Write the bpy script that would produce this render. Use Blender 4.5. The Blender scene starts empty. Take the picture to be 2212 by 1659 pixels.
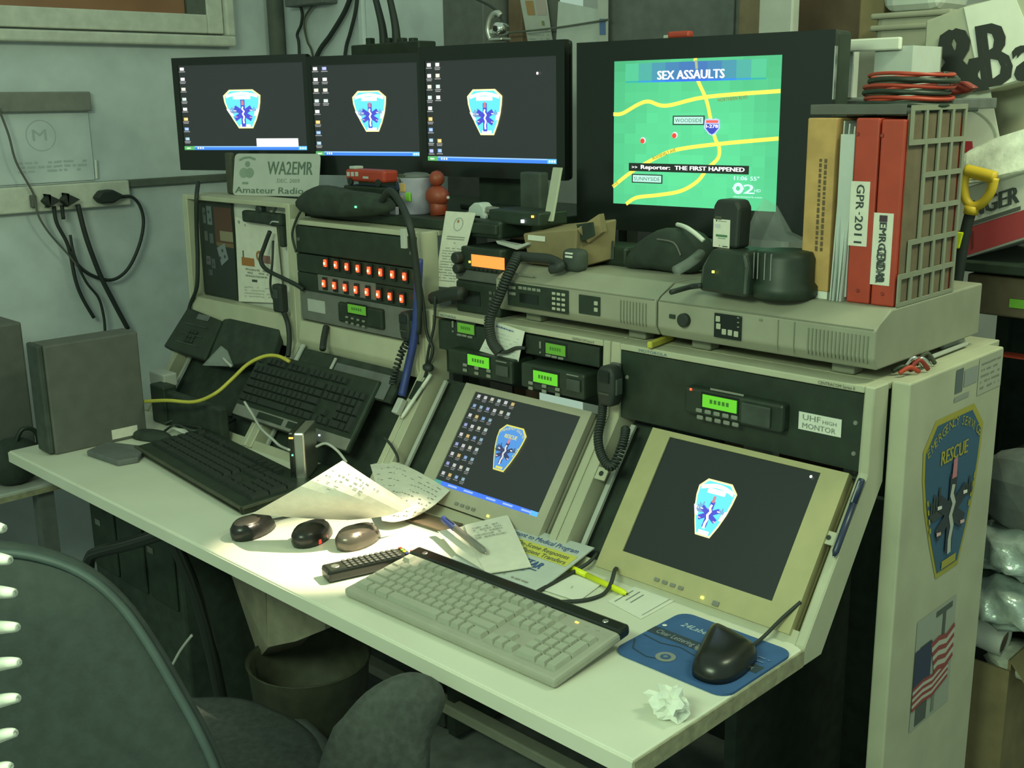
import bpy, bmesh, math, random
from mathutils import Vector as V, Matrix
random.seed(7)
SC = bpy.context.scene
COL = SC.collection

# ---------------------------------------------------------------- camera
FPX, CXP, CYP = 2437.3, 1106.0, 829.5          # focal length and centre for the 2212 x 1659 frame
PIT, YAW, ROL = math.radians(14.08), math.radians(44.85), math.radians(-.87)
CAM = V((.781, -1.57, 1.544))
fwd = V((-math.sin(YAW)*math.cos(PIT), math.cos(YAW)*math.cos(PIT), -math.sin(PIT)))
rgt = V((math.cos(YAW), math.sin(YAW), 0))
upv = rgt.cross(fwd)
R2 = math.cos(ROL)*rgt + math.sin(ROL)*upv
U2 = -math.sin(ROL)*rgt + math.cos(ROL)*upv
cd = bpy.data.cameras.new('camera'); cam = bpy.data.objects.new('camera', cd); COL.objects.link(cam)
cd.sensor_width = 36; cd.lens = 36*FPX/2212; cd.clip_start = .02
cam.matrix_world = Matrix(((R2.x, U2.x, -fwd.x, CAM.x), (R2.y, U2.y, -fwd.y, CAM.y), (R2.z, U2.z, -fwd.z, CAM.z), (0, 0, 0, 1)))
SC.camera = cam

# ---------------------------------------------------------------- world, lamps, exposure
w = bpy.data.worlds.new('room_ambient'); SC.world = w; w.use_nodes = True
w.node_tree.nodes['Background'].inputs[0].default_value = (.66, .95, .72, 1)
w.node_tree.nodes['Background'].inputs[1].default_value = .42
def at_desk(x, y):                             # pixel to the desk top, z = 0.74
    d = fwd + R2*((x-CXP)/FPX) - U2*((y-CYP)/FPX); return CAM + d*((.74-CAM.z)/d.z)
def area(name, loc, aim, sx, sy, power, col):
    l = bpy.data.lights.new(name, 'AREA'); l.shape = 'RECTANGLE'; l.size = sx; l.size_y = sy; l.energy = power; l.color = col
    o = bpy.data.objects.new(name, l); COL.objects.link(o); o.location = loc
    o.rotation_euler = (V(aim)-V(loc)).to_track_quat('-Z', 'Y').to_euler(); return o
area('ceiling_fluorescent_front', (.12, -2.15, 2.2), (-.2, -.4, .8), 1.0, .35, 25, (.72, 1, .62))
def spotlamp():
    aim = at_desk(735, 1190); d = V((.40, .42, .81)).normalized(); p = aim+d*1.85
    l = bpy.data.lights.new('spot_bulb', 'SPOT'); l.energy = 330; l.color = (1, .86, .60); l.spot_size = math.radians(12.8); l.spot_blend = .55; l.shadow_soft_size = .012
    o = bpy.data.objects.new('spot_bulb', l); COL.objects.link(o); o.location = p; o.rotation_euler = (-d).to_track_quat('-Z', 'Y').to_euler(); return o, p, d
area('ceiling_fluorescent_rear', (.55, .38, 2.3), (.0, .7, 1.3), .5, .15, 9, (.86, 1, .60))
spot, spot_p, spot_d = spotlamp()
SC.view_settings.view_transform = 'Standard'; SC.view_settings.look = 'None'
SC.view_settings.gamma = 1; SC.view_settings.use_curve_mapping = False
SC.view_settings.exposure = .35

def ray(x, y): return fwd + R2*((x-CXP)/FPX) - U2*((y-CYP)/FPX)
def at(x, y, ax, val):
    d = ray(x, y); return CAM + d*((val-CAM[ax])/d[ax])
def atp(x, y, P, n):
    d = ray(x, y); P = V(P); n = V(n); return CAM + d*((P-CAM).dot(n)/d.dot(n))
def atd(x, y, dist): return CAM + ray(x, y)*dist
class Fr:
    """a flat frame: origin, u right, v down, n towards the viewer"""
    def __init__(s, O, u, v):
        s.O = V(O); s.u = V(u).normalized(); s.v = V(v).normalized(); s.n = s.v.cross(s.u).normalized()
        if s.n.dot(CAM-s.O) < 0: s.n = -s.n
    def p(s, u, v, w=0): return s.O + s.u*u + s.v*v + s.n*w
    def M(s): return Matrix(((s.u.x, s.v.x, s.n.x, s.O.x), (s.u.y, s.v.y, s.n.y, s.O.y), (s.u.z, s.v.z, s.n.z, s.O.z), (0, 0, 0, 1)))
    def uv(s, x, y, off=0):
        q = atp(x, y, s.O+s.n*off, s.n)-s.O; return q.dot(s.u), q.dot(s.v)
    def sub(s, u, v, w=0):
        f = Fr(s.p(u, v, w), s.u, s.v); f.n = s.n; return f

# ---------------------------------------------------------------- materials
MATS = {}
def mat(name, col, rough=.6, metal=0, noise=.12, nscale=30, bump=0, emit=None, es=0, alpha=1, trans=0, spec=.5):
    m = bpy.data.materials.new(name); m.use_nodes = True; nt = m.node_tree; b = nt.nodes['Principled BSDF']
    b.inputs['Roughness'].default_value = rough; b.inputs['Metallic'].default_value = metal
    b.inputs['Specular IOR Level'].default_value = spec
    c = (*col, 1)
    b.inputs['Base Color'].default_value = c
    if noise:
        tc = nt.nodes.new('ShaderNodeTexCoord'); nz = nt.nodes.new('ShaderNodeTexNoise')
        nz.inputs['Scale'].default_value = nscale; nz.inputs['Detail'].default_value = 4
        rp = nt.nodes.new('ShaderNodeValToRGB')
        rp.color_ramp.elements[0].position = .3; rp.color_ramp.elements[1].position = .7
        rp.color_ramp.elements[0].color = (*[x*(1-noise) for x in col], 1)
        rp.color_ramp.elements[1].color = (*[min(1, x*(1+noise)) for x in col], 1)
        nt.links.new(tc.outputs['Object'], nz.inputs['Vector']); nt.links.new(nz.outputs['Fac'], rp.inputs['Fac'])
        nt.links.new(rp.outputs['Color'], b.inputs['Base Color'])
        if bump:
            bp = nt.nodes.new('ShaderNodeBump'); bp.inputs['Strength'].default_value = bump; bp.inputs['Distance'].default_value = .01
            nt.links.new(nz.outputs['Fac'], bp.inputs['Height']); nt.links.new(bp.outputs['Normal'], b.inputs['Normal'])
    if emit: b.inputs['Emission Color'].default_value = (*emit, 1); b.inputs['Emission Strength'].default_value = es
    if alpha < 1: b.inputs['Alpha'].default_value = alpha
    if trans: b.inputs['Transmission Weight'].default_value = trans
    MATS[name] = m; return m
def amat(name, rough, strength, base=None):
    """print (base colour from the attribute) or lit screen (emission from the attribute)"""
    m = bpy.data.materials.new(name); m.use_nodes = True; nt = m.node_tree; b = nt.nodes['Principled BSDF']
    a = nt.nodes.new('ShaderNodeAttribute'); a.attribute_name = 'Col'
    b.inputs['Roughness'].default_value = rough
    if strength:
        b.inputs['Base Color'].default_value = (.012, .015, .014, 1)
        nt.links.new(a.outputs['Color'], b.inputs['Emission Color']); b.inputs['Emission Strength'].default_value = strength
    else: nt.links.new(a.outputs['Color'], b.inputs['Base Color'])
    MATS[name] = m; return m
amat('print', .55, 0); amat('screen', .35, 1.0)
mat('wall', (.57, .61, .62), .85, noise=.10, nscale=9, bump=.35)
mat('wall_far', (.5, .5, .45), .9, noise=.12, nscale=5)
mat('trim', (.58, .58, .50), .7, noise=.1); mat('rail_dark', (.11, .12, .10), .7)
mat('floor', (.19, .21, .20), .7, noise=.3, nscale=14)
mat('laminate', (.66, .66, .55), .38, noise=.05, nscale=6)
mat('edge_band', (.30, .28, .18), .6, noise=.25, nscale=60)
mat('beige', (.46, .45, .33), .5, noise=.08, nscale=12); mat('beige_shade', (.40, .40, .31), .55, noise=.06)
mat('station', (.30, .295, .225), .55, noise=.06, nscale=20); mat('station_dark', (.20, .20, .15), .6)
mat('bezel', (.42, .38, .20), .45, noise=.05); mat('bezel_grey', (.40, .38, .29), .45, noise=.05)
mat('black', (.018, .030, .019), .5, noise=.25); mat('black_matte', (.026, .038, .028), .85, noise=.3)
mat('black_gloss', (.012, .016, .013), .22, noise=0); mat('rubber', (.02, .026, .022), .6, noise=.1)
mat('dark', (.045, .058, .048), .7, noise=.25); mat('greymetal', (.15, .155, .14), .5, noise=.1)
mat('grey', (.20, .20, .175), .6, noise=.1); mat('grey_mid', (.105, .107, .095), .65, noise=.1); mat('slate', (.12, .13, .125), .7, noise=.15)
mat('lightgrey', (.45, .46, .42), .5, noise=.05); mat('white', (.70, .70, .62), .6, noise=.04); mat('paper', (.70, .67, .58), .8, noise=.05, nscale=60)
mat('silver', (.55, .55, .5), .3, metal=.9, noise=.05); mat('chrome', (.7, .7, .66), .12, metal=1, noise=0)
mat('cardboard', (.24, .185, .095), .85, noise=.15, nscale=20); mat('cardboard_dark', (.16, .12, .075), .85, noise=.15)
mat('red', (.42, .045, .022), .5, noise=.08); mat('red_dark', (.25, .03, .02), .5); mat('orange', (.26, .045, .02), .5)
mat('yellow', (.72, .48, .03), .45, noise=.05); mat('yellow_cord', (.50, .44, .06), .5); mat('lime', (.72, .78, .02), .4, noise=0)
mat('blue', (.03, .05, .22), .5); mat('navy', (.02, .03, .07), .35, noise=0); mat('tape_green', (.22, .55, .05), .7)
mat('kraft', (.50, .30, .11), .8, noise=.15); mat('lavender', (.40, .37, .46), .6)
mat('key_tan', (.36, .37, .30), .5, noise=.04); mat('kb_tan', (.33, .33, .27), .5, noise=.05); mat('key_black', (.020, .027, .022), .55, noise=.1)
mat('lcd', (.05, .1, .02), .4, noise=.06, nscale=200, emit=(.12, .62, .02), es=.75)
mat('lcd_dim', (.05, .1, .02), .4, noise=.06, nscale=200, emit=(.12, .46, .03), es=.42)
mat('lcd_orange', (.3, .1, .02), .4, noise=0, emit=(1, .27, .05), es=1.1)
mat('led_red', (.5, .02, .01), .4, noise=0, emit=(1, .05, .015), es=3.2); mat('led_hot', (.9, .4, .2), .4, noise=0, emit=(1, .45, .18), es=4)
mat('led_green', (.1, .6, .2), .4, noise=0, emit=(.1, 1, .3), es=2.5); mat('led_amber', (.8, .4, .05), .4, noise=0, emit=(1, .45, .05), es=3)
mat('led_white', (.8, .85, .9), .4, noise=0, emit=(.8, .9, 1), es=3); mat('led_yellow', (.8, .8, .1), .4, noise=0, emit=(.9, 1, .1), es=2)
mat('glow_red', (.3, .02, .01), .4, noise=0, emit=(1, .06, .04), es=.8)
mat('button', (.22, .23, .19), .5, noise=0); mat('button_tan', (.42, .42, .33), .5, noise=0)
mat('mousepad', (.035, .10, .26), .7, noise=.08); mat('mouse_bronze', (.13, .115, .095), .28, metal=.5, noise=.04); mat('mouse_black', (.012, .013, .012), .3, noise=0)
mat('chair_teal', (.026, .036, .032), .75, noise=.2, nscale=50, bump=.1); mat('chair_grey', (.050, .058, .052), .85, noise=.25, nscale=80, bump=.15)
mat('chair_piping', (.05, .072, .068), .6)
mat('tan_bag', (.26, .24, .17), .8, noise=.15); mat('brown_green', (.065, .068, .045), .7, noise=.2)
mat('tissue', (.72, .74, .66), .9, noise=.04); mat('foil', (.42, .48, .45), .25, metal=.4, noise=.25, nscale=25, bump=.5)
mat('clear', (.75, .8, .75), .12, noise=0, alpha=.17); mat('plastic_sheet', (.7, .72, .62), .25, noise=.3, nscale=20, bump=.6)
mat('wood', (.20, .13, .08), .7, noise=.3, nscale=8); mat('pane', (.28, .13, .07), .25, noise=.2, nscale=3)
mat('file_tan', (.26, .265, .20), .55, noise=.05); mat('box_white', (.50, .53, .50), .6, noise=.05)

# ---------------------------------------------------------------- mesh helpers
class MB:
    def __init__(s): s.bm = bmesh.new()
    def _bev(s, vs, bev, seg):
        if bev:
            es = list({e for v in vs for e in v.link_edges})
            bmesh.ops.bevel(s.bm, geom=es, offset=bev, segments=seg, profile=.5, affect='EDGES', clamp_overlap=True)
    def boxm(s, M, sx, sy, sz, bev=0, seg=2):
        r = bmesh.ops.create_cube(s.bm, size=1, matrix=M @ Matrix.Diagonal((sx, sy, sz, 1)))
        s._bev(r['verts'], bev, seg); return s
    def box(s, x0, x1, y0, y1, z0, z1, bev=0, seg=2):
        return s.boxm(Matrix.Translation(((x0+x1)/2, (y0+y1)/2, (z0+z1)/2)), abs(x1-x0), abs(y1-y0), abs(z1-z0), bev, seg)
    def fbox(s, f, u0, u1, v0, v1, w0, w1, bev=0, seg=2):
        return s.boxm(f.M() @ Matrix.Translation(((u0+u1)/2, (v0+v1)/2, (w0+w1)/2)), abs(u1-u0), abs(v1-v0), abs(w1-w0), bev, seg)
    def poly(s, pts):
        s.bm.faces.new([s.bm.verts.new(p) for p in pts]); return s
    def prism(s, pts, vec, bev=0, seg=1):
        vec = V(vec); a = [s.bm.verts.new(p) for p in pts]; b = [s.bm.verts.new(V(p)+vec) for p in pts]; n = len(pts)
        s.bm.faces.new(a); s.bm.faces.new(b[::-1])
        for i in range(n): s.bm.faces.new((a[i], b[i], b[(i+1) % n], a[(i+1) % n]))
        s._bev(a+b, bev, seg); return s
    def rings(s, rings, cap=True, closed=False):
        vr = [[s.bm.verts.new(p) for p in r] for r in rings]; n = len(vr[0]); m = len(vr)
        for i in range(m if closed else m-1):
            A, B = vr[i], vr[(i+1) % m]
            for j in range(n): s.bm.faces.new((A[j], A[(j+1) % n], B[(j+1) % n], B[j]))
        if cap and not closed: s.bm.faces.new(vr[0][::-1]); s.bm.faces.new(vr[-1])
        return s
    def tube(s, pts, r, n=7, sub=5, closed=False):
        P = smooth([V(p) for p in pts], sub, closed) if sub else [V(p) for p in pts]
        rs = []; up = None
        for i, p in enumerate(P):
            t = ((P[(i+1) % len(P)] if closed else P[min(i+1, len(P)-1)])-(P[i-1] if (closed or i) else P[0])).normalized()
            if up is None: up = t.orthogonal().normalized()
            up = (up-t*up.dot(t)).normalized() if (up-t*up.dot(t)).length > 1e-6 else t.orthogonal().normalized()
            sd = t.cross(up); rr = r(i/(len(P)-1)) if callable(r) else r
            rs.append([p+(up*math.cos(a)+sd*math.sin(a))*rr for a in [2*math.pi*k/n for k in range(n)]])
        return s.rings(rs, closed=closed)
    def lathe(s, f, prof, n=20):
        """rings (radius, w) around the frame's n axis"""
        return s.rings([[f.p(r*math.cos(2*math.pi*k/n), r*math.sin(2*math.pi*k/n), w_) for k in range(n)] for r, w_ in prof])
    def ball(s, c, rx, ry, rz, sub=2, jit=0):
        r = bmesh.ops.create_icosphere(s.bm, subdivisions=sub, radius=1)
        for v in r['verts']:
            k = 1+random.uniform(-jit, jit); v.co = V((c[0]+v.co.x*rx*k, c[1]+v.co.y*ry*k, c[2]+v.co.z*rz*k))
        return s
    def dome(s, out, h, prof=((1, 0), (1.0, .25), (.93, .6), (.75, .87), (.45, .98), (.15, 1.0)), lean=(0, 0)):
        """a mound over a flat outline"""
        P = [V(p) for p in out]; c = sum(P, V())/len(P)
        return s.rings([[V((c.x+(p.x-c.x)*k+lean[0]*z, c.y+(p.y-c.y)*k+lean[1]*z, p.z+h*z)) for p in P] for k, z in prof])
    def sheet(s, g, th=.0008, sub=4):
        """a sheet of paper through a grid of points"""
        rows = [smooth([V(p) for p in r], sub) for r in g]
        cols = list(zip(*rows)); cols = [smooth(list(c), sub) for c in cols]; G = list(zip(*cols))
        n, m = len(G), len(G[0]); top = []
        nrm = lambda i, j: (V(G[min(i+1, n-1)][j])-V(G[max(i-1, 0)][j])).cross(V(G[i][min(j+1, m-1)])-V(G[i][max(j-1, 0)])).normalized()
        T = [[s.bm.verts.new(G[i][j]) for j in range(m)] for i in range(n)]
        B = [[s.bm.verts.new(V(G[i][j])+nrm(i, j)*th) for j in range(m)] for i in range(n)]
        for i in range(n-1):
            for j in range(m-1):
                s.bm.faces.new((T[i][j], T[i][j+1], T[i+1][j+1], T[i+1][j])); s.bm.faces.new((B[i][j], B[i+1][j], B[i+1][j+1], B[i][j+1]))
        rim = [(0, j) for j in range(m)]+[(i, m-1) for i in range(1, n)]+[(n-1, j) for j in range(m-2, -1, -1)]+[(i, 0) for i in range(n-2, 0, -1)]
        for k in range(len(rim)):
            a, b = rim[k], rim[(k+1) % len(rim)]
            s.bm.faces.new((T[a[0]][a[1]], B[a[0]][a[1]], B[b[0]][b[1]], T[b[0]][b[1]]))
        return s
    def build(s, name, m, parent=None, sm=False, label=None):
        bmesh.ops.recalc_face_normals(s.bm, faces=s.bm.faces)
        me = bpy.data.meshes.new(name); s.bm.to_mesh(me); s.bm.free()
        if sm:
            for p in me.polygons: p.use_smooth = True
        return link(name, me, m, parent, label)
def smooth(P, sub, closed=False):
    if len(P) < 3: return [P[0].lerp(P[1], k/sub) for k in range(sub+1)] if sub > 1 else list(P)
    out = []; n = len(P)
    for i in range(n if closed else n-1):
        g = (lambda k: P[k % n]) if closed else (lambda k: P[max(0, min(n-1, k))])
        a, b, c, d = g(i-1), g(i), g(i+1), g(i+2)
        for k in range(sub):
            t = k/sub
            out.append(.5*((2*b)+(c-a)*t+(2*a-5*b+4*c-d)*t*t+(3*b-a-3*c+d)*t**3))
    if not closed: out.append(P[-1])
    return out
def link(name, me, m, parent=None, label=None):
    me.materials.append(MATS[m] if isinstance(m, str) else m)
    o = bpy.data.objects.new(name, me); COL.objects.link(o)
    if parent is not None:
        o.parent = parent; o.matrix_parent_inverse = Matrix.Translation(-parent.location) if parent.parent is None else Matrix()
    else:
        xs = [v.co for v in me.vertices]
        c = V(((min(v.x for v in xs)+max(v.x for v in xs))/2, (min(v.y for v in xs)+max(v.y for v in xs))/2, min(v.z for v in xs)))
        me.transform(Matrix.Translation(-c)); o.location = c
    if label: o['label'] = label
    return o
def tag(o, label, cat, group=None):
    o['label'] = label; o['category'] = cat
    if group: o['group'] = group
    return o
def thing(name, label, cat, loc, group=None):
    o = bpy.data.objects.new(name, None); COL.objects.link(o); o.location = V(loc); o.empty_display_size = .02
    return tag(o, label, cat, group)
def struct(o): o['kind'] = 'structure'; return o
def one(name, mb, m, label, cat, group=None, sm=False): return tag(mb.build(name, m, None, sm), label, cat, group)

# ---------------------------------------------------------------- flat print and lit screens
TXT = {}
def textpoly(t):
    if t not in TXT:
        cu = bpy.data.curves.new('t', 'FONT'); cu.body = t; cu.resolution_u = 2; cu.size = 1
        ob = bpy.data.objects.new('t', cu); me = bpy.data.meshes.new_from_object(ob)
        vs = [(v.co.x, v.co.y) for v in me.vertices]; fs = [tuple(p.vertices) for p in me.polygons]
        bpy.data.objects.remove(ob); bpy.data.curves.remove(cu); bpy.data.meshes.remove(me)
        TXT[t] = (vs, fs)
    return TXT[t]
class Flat:
    """coloured shapes on a flat quad: u right 0..1, v down 0..1"""
    def __init__(s, tl, tr, br, bl, lift=.0006):
        s.q = [V(p) for p in (tl, tr, br, bl)]
        s.n = (s.q[3]-s.q[0]).cross(s.q[1]-s.q[0]).normalized()
        if s.n.dot(CAM-s.q[0]) < 0: s.n = -s.n
        s.vs = []; s.fs = []; s.cs = []; s.k = 0; s.j = 0; s.lift = lift
        s.W = (s.q[1]-s.q[0]).length; s.H = (s.q[3]-s.q[0]).length
    def P(s, u, v):
        a = s.q[0].lerp(s.q[1], u); b = s.q[3].lerp(s.q[2], u); return a.lerp(b, v)+s.n*(s.lift*(s.k+1)+s.j*8e-6)
    def up(s): s.k += 1; return s
    def poly(s, pts, c):
        s.j += 1; i = len(s.vs); s.vs += [s.P(*p) for p in pts]; s.cs += [c]*len(pts); s.fs.append(tuple(range(i, i+len(pts)))); return s
    def rect(s, u0, v0, u1, v1, c): return s.poly([(u0, v0), (u1, v0), (u1, v1), (u0, v1)], c)
    def disc(s, u, v, r, c, n=20, ru=None, inner=0):
        ru = ru or r*s.H/s.W
        A = [2*math.pi*k/n for k in range(n)]
        if not inner: return s.poly([(u+ru*math.cos(a), v+r*math.sin(a)) for a in A], c)
        for k in range(n):
            a, b = A[k], A[(k+1) % n]
            s.poly([(u+ru*math.cos(a), v+r*math.sin(a)), (u+ru*math.cos(b), v+r*math.sin(b)), (u+ru*inner*math.cos(b), v+r*inner*math.sin(b)), (u+ru*inner*math.cos(a), v+r*inner*math.sin(a))], c)
        return s
    def line(s, pts, wd, c):
        """a stroke of width wd (fraction of the height) through the points"""
        k = s.W/s.H; P = [V((p[0]*k, p[1])) for p in pts]
        L = []
        for i, p in enumerate(P):
            t = (P[min(i+1, len(P)-1)]-P[max(i-1, 0)]).normalized(); n = V((-t.y, t.x))
            L.append((p+n*wd/2, p-n*wd/2))
        for (a, b), (c_, d) in zip(L, L[1:]):
            s.poly([(a.x/k, a.y), (c_.x/k, c_.y), (d.x/k, d.y), (b.x/k, b.y)], c)
        return s
    def text(s, t, u, v, h, c, w=None, rot=0, bold=0, slant=0):
        """text with its left base at (u, v), capital height h of the quad's height, fitted to width w if given"""
        vs, fs = textpoly(t)
        if not vs: return s
        mx = max(x for x, y in vs); mn = min(x for x, y in vs); k = s.W/s.H; sc = h/.70; sx = sc if w is None else w*k/(mx-mn)
        cr, sr = math.cos(rot), math.sin(rot)
        for db in ((0,) if not bold else (-bold, bold)):
            base = len(s.vs); s.j += 4
            for x, y in vs:
                a, b = (x-mn)*sx+slant*y*sc+db*h, y*sc
                s.vs.append(s.P(u+(a*cr+b*sr)/k, v-(b*cr-a*sr))); s.cs.append(c)
            s.fs += [tuple(base+i for i in f) for f in fs]
        return s
    def mesh(s, name):
        me = bpy.data.meshes.new(name); me.from_pydata(s.vs, [], s.fs)
        ca = me.color_attributes.new('Col', 'FLOAT_COLOR', 'POINT')
        for i, c in enumerate(s.cs): ca.data[i].color = (*c, 1)
        return me
    def build(s, name, m='print', parent=None, label=None): return link(name, s.mesh(name), m, parent, label)
WH = (.72, .72, .66); BK = (.015, .018, .016); GR = (.3, .3, .27)
def scribble(f, u0, v0, u1, v1, rows, c, h=.012, dens=.8, rnd=None):
    rnd = rnd or random
    for i in range(rows):
        v = v0+(v1-v0)*(i+.5)/rows; u = u0
        while u < u1-.02:
            l = rnd.uniform(.02, .08)
            if rnd.random() < dens: f.line([(u, v+rnd.uniform(-.004, .004)), (min(u1, u+l), v+rnd.uniform(-.004, .004))], h, c)
            u += l+.015
SHIELD = [(.17, 0), (.80, 0), (1, .15), (.985, .33), (.94, .55), (.86, .78), (.75, 1), (.37, 1), (.22, .76), (.09, .52), (.02, .32), (0, .15)]
def emblem(f, u0, v0, u1, v1, gold, sky, navy, white, words=True, dark=(.05, .06, .06)):
    """the squad's shield patch: gold rim, blue field, star of life with staff, skyline, lettering"""
    X = lambda a: u0+(u1-u0)*a; Y = lambda b: v0+(v1-v0)*b; W = u1-u0; H = v1-v0
    f.poly([(X(a), Y(b)) for a, b in SHIELD], gold).up()
    f.poly([(X(.5+(a-.5)*.91), Y(.5+(b-.5)*.93)) for a, b in SHIELD], sky).up()
    arc = [(.08+.84*t, .135-.075*math.sin(math.pi*t)) for t in [k/8 for k in range(9)]]
    if words:
        word = 'EMERGENCY SERVICE'
        for i, ch in enumerate(word):
            if ch == ' ': continue
            t = i/(len(word)-1); a = .09+.82*t; b = .205-.12*math.sin(math.pi*t)
            f.text(ch, X(a-.012), Y(b), .055*H, gold, rot=-.42*math.cos(math.pi*t))
        f.text('RESCUE', X(.29), Y(.285), .085*H, gold, w=.44*W, bold=.05)
        f.rect(X(.44), Y(.905), X(.68), Y(.955), gold)
        for q in range(4): f.poly([(X(.105+.024*q), Y(.46+.06*q)), (X(.130+.024*q), Y(.46+.06*q)), (X(.143+.024*q), Y(.495+.06*q)), (X(.118+.024*q), Y(.495+.06*q))], gold); f.poly([(X(.895-.02*q), Y(.44+.055*q)), (X(.92-.02*q), Y(.44+.055*q)), (X(.908-.02*q), Y(.475+.055*q)), (X(.883-.02*q), Y(.475+.055*q))], gold)
    else:
        for (a, b), (c, d) in zip(arc, arc[1:]): f.poly([(X(a), Y(b)), (X(c), Y(d)), (X(c), Y(d+.075)), (X(a), Y(b+.075))], white)
        f.rect(X(.27), Y(.155), X(.73), Y(.245), white); f.rect(X(.42), Y(.90), X(.69), Y(.97), white)
        f.poly([(X(.07), Y(.50)), (X(.2), Y(.52)), (X(.26), Y(.68)), (X(.17), Y(.66))], white); f.poly([(X(.96), Y(.47)), (X(.84), Y(.52)), (X(.80), Y(.68)), (X(.89), Y(.66))], white)
    f.up()
    for i, h_ in enumerate((.05, .09, .07, .12, .06)):
        f.rect(X(.17+.040*i), Y(.535-h_), X(.20+.040*i), Y(.56), dark); f.rect(X(.68+.040*i), Y(.545-.8*h_), X(.71+.040*i), Y(.56), dark)
    f.poly([(X(.15), Y(.56)), (X(.38), Y(.55)), (X(.42), Y(.60)), (X(.22), Y(.61))], dark)
    f.up(); cx, cy = .52, .61; k = (f.W*W)/(f.H*H)
    for ang in (90, 30, -30):
        ca, sa = math.cos(math.radians(ang)), math.sin(math.radians(ang))
        L, B = .33 if ang == 90 else .28, .062
        pts = [(L, B), (L, -B), (-L, -B), (-L, B)]
        f.poly([(X(cx+(p*ca-q*sa)*(.92)), Y(cy-(p*sa+q*ca)*k*.92)) for p, q in pts], navy)
    f.up()
    f.poly([(X(.49), Y(.28)), (X(.55), Y(.28)), (X(.56), Y(.40)), (X(.48), Y(.40))], (.55, .2, .25))
    f.line([(X(.52), Y(.44)), (X(.50), Y(.50)), (X(.55), Y(.56)), (X(.505), Y(.63)), (X(.545), Y(.70)), (X(.52), Y(.78)), (X(.53), Y(.87))], .045*H, white)
    for a, b in ((.27, .525), (.70, .515), (.29, .69), (.69, .70)): f.poly([(X(a), Y(b)), (X(a+.07), Y(b+.008)), (X(a+.075), Y(b+.028)), (X(a+.005), Y(b+.024))], (.75, .45, .45) if b > .6 else (.85, .8, .75))

# ================================================================ the room
XW, YB, YF = -2.6, .73, 2.3
pE = at(960, 60, 1, YB)
struct(MB().box(XW-.1, 4, -4, YF+.1, -.1, 0).build('floor', 'floor'))
wl = struct(MB().box(XW-.1, XW, -4, YB, 0, 2.9).build('wall_left', 'wall'))
struct(MB().box(XW-.1, pE.x, YB, YB+.1, 0, 2.9).build('wall_back', 'wall'))
struct(MB().box(XW, 4, YF, YF+.1, 0, 2.9).build('wall_far', 'wall_far'))
# window above the desk's end
def L(px, py): return at(px, py, 0, XW)
a = L(435, 33); b = L(481, 75); c = L(485, 102); d = L(392, 20)
wn = struct(MB().box(XW+.002, XW+.02, -1.3, d.y, a.z, 2.5).build('window_1', 'pane'))
m = MB(); m.box(XW, XW+.035, -1.3, a.y, b.z, a.z, .004); m.box(XW, XW+.035, a.y, b.y-.015, b.z, 2.5, .004); m.build('window_frame', 'trim', wn)
m = MB(); m.box(XW, XW+.05, -1.3, b.y+.02, c.z, b.z-.006, .006); m.box(XW, XW+.05, b.y-.012, b.y+.02, b.z-.006, 2.5, .006); m.build('casing', 'trim', wn)
MB().box(XW+.002, XW+.03, d.y+.003, a.y-.002, a.z+.001, 2.5).build('mullion', 'rail_dark', wn)
# dark rail and conduit
a = L(0, 405); b = L(0, 420); e = L(505, 377)
struct(MB().box(XW, XW+.02, -1.6, YB, b.z-.004, a.z, .003).build('trim_1', 'rail_dark'))
struct(MB().tube([V((XW+.03, YB-.03, 1.2)), V((XW+.03, YB-.03, 2.9))], .027, 10, 1).build('trim_2', 'rail_dark', sm=True))
# grey steel door standing open past the end of the back wall
a, b = at(957, 60, 1, YB-.02), at(1044, 60, 1, YB-.02)
struct(MB().box(a.x, b.x, YB-.02, YB+.12, 0, 2.9, .003).build('door_1', 'slate'))

# outlet raceway with plugs and cords on the left wall
a, b = L(0, 418), L(0, 462); e = L(272, 440)
one('outlet_raceway', MB().box(XW, XW+.035, -1.5, e.y, b.z, b.z+.075, .004), 'trim', 'beige outlet raceway running under the dark rail on the painted wall', 'raceway')
def plug(px0, py0, px1, py1, lab):
    a, b = L(px0, py0), L(px1, py1); x = XW+.036
    m = MB().prism([V((x, a.y, (a.z+b.z)/2)), V((x, a.y+.02, a.z)), V((x, b.y-.04, a.z+.002)), V((x, b.y, (a.z+b.z)/2)), V((x, b.y-.04, b.z)), V((x, a.y+.015, b.z+.002))], (.035, 0, 0), .006, 2)
    t = thing('power_plug', lab, 'plug', (x, (a.y+b.y)/2, b.z), 'plugs in the wall raceway'); m.build('plug_body', 'rubber', t); return t
pl1 = plug(74, 419, 112, 444, 'small black plug in the raceway whose cord runs behind the far grey tower')
pl2 = plug(113, 417, 152, 442, 'black flat plug in the raceway with a thick cord dropping onto the near tower')
pl3 = plug(184, 411, 250, 435, 'long black plug with the cord that loops down in a wide curve')
one('cord_clip', MB().box(XW+.036, XW+.052, L(52, 430).y, L(64, 430).y, L(56, 447).z, L(56, 420).z, .003), 'grey_mid', 'grey clip holding a thin cord over the raceway', 'clip')
def wc(pts, r, lab, off=.02, m='rubber', name='wall_cable', cat='cable', sub=6, par=None):
    if par: return MB().tube([L(*p)+V((off, 0, 0)) for p in pts], r, 6, sub).build('cord', m, par, True)
    return one(name, MB().tube([L(*p)+V((off, 0, 0)) for p in pts], r, 6, sub), m, lab, cat, sm=True)
wc([(-20, 230), (3, 290), (20, 350), (57, 418), (66, 460), (90, 500), (130, 545), (150, 570)], .0035, 'thin grey cord running down past the wall poster through the clip', .05, 'grey_mid')
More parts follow.
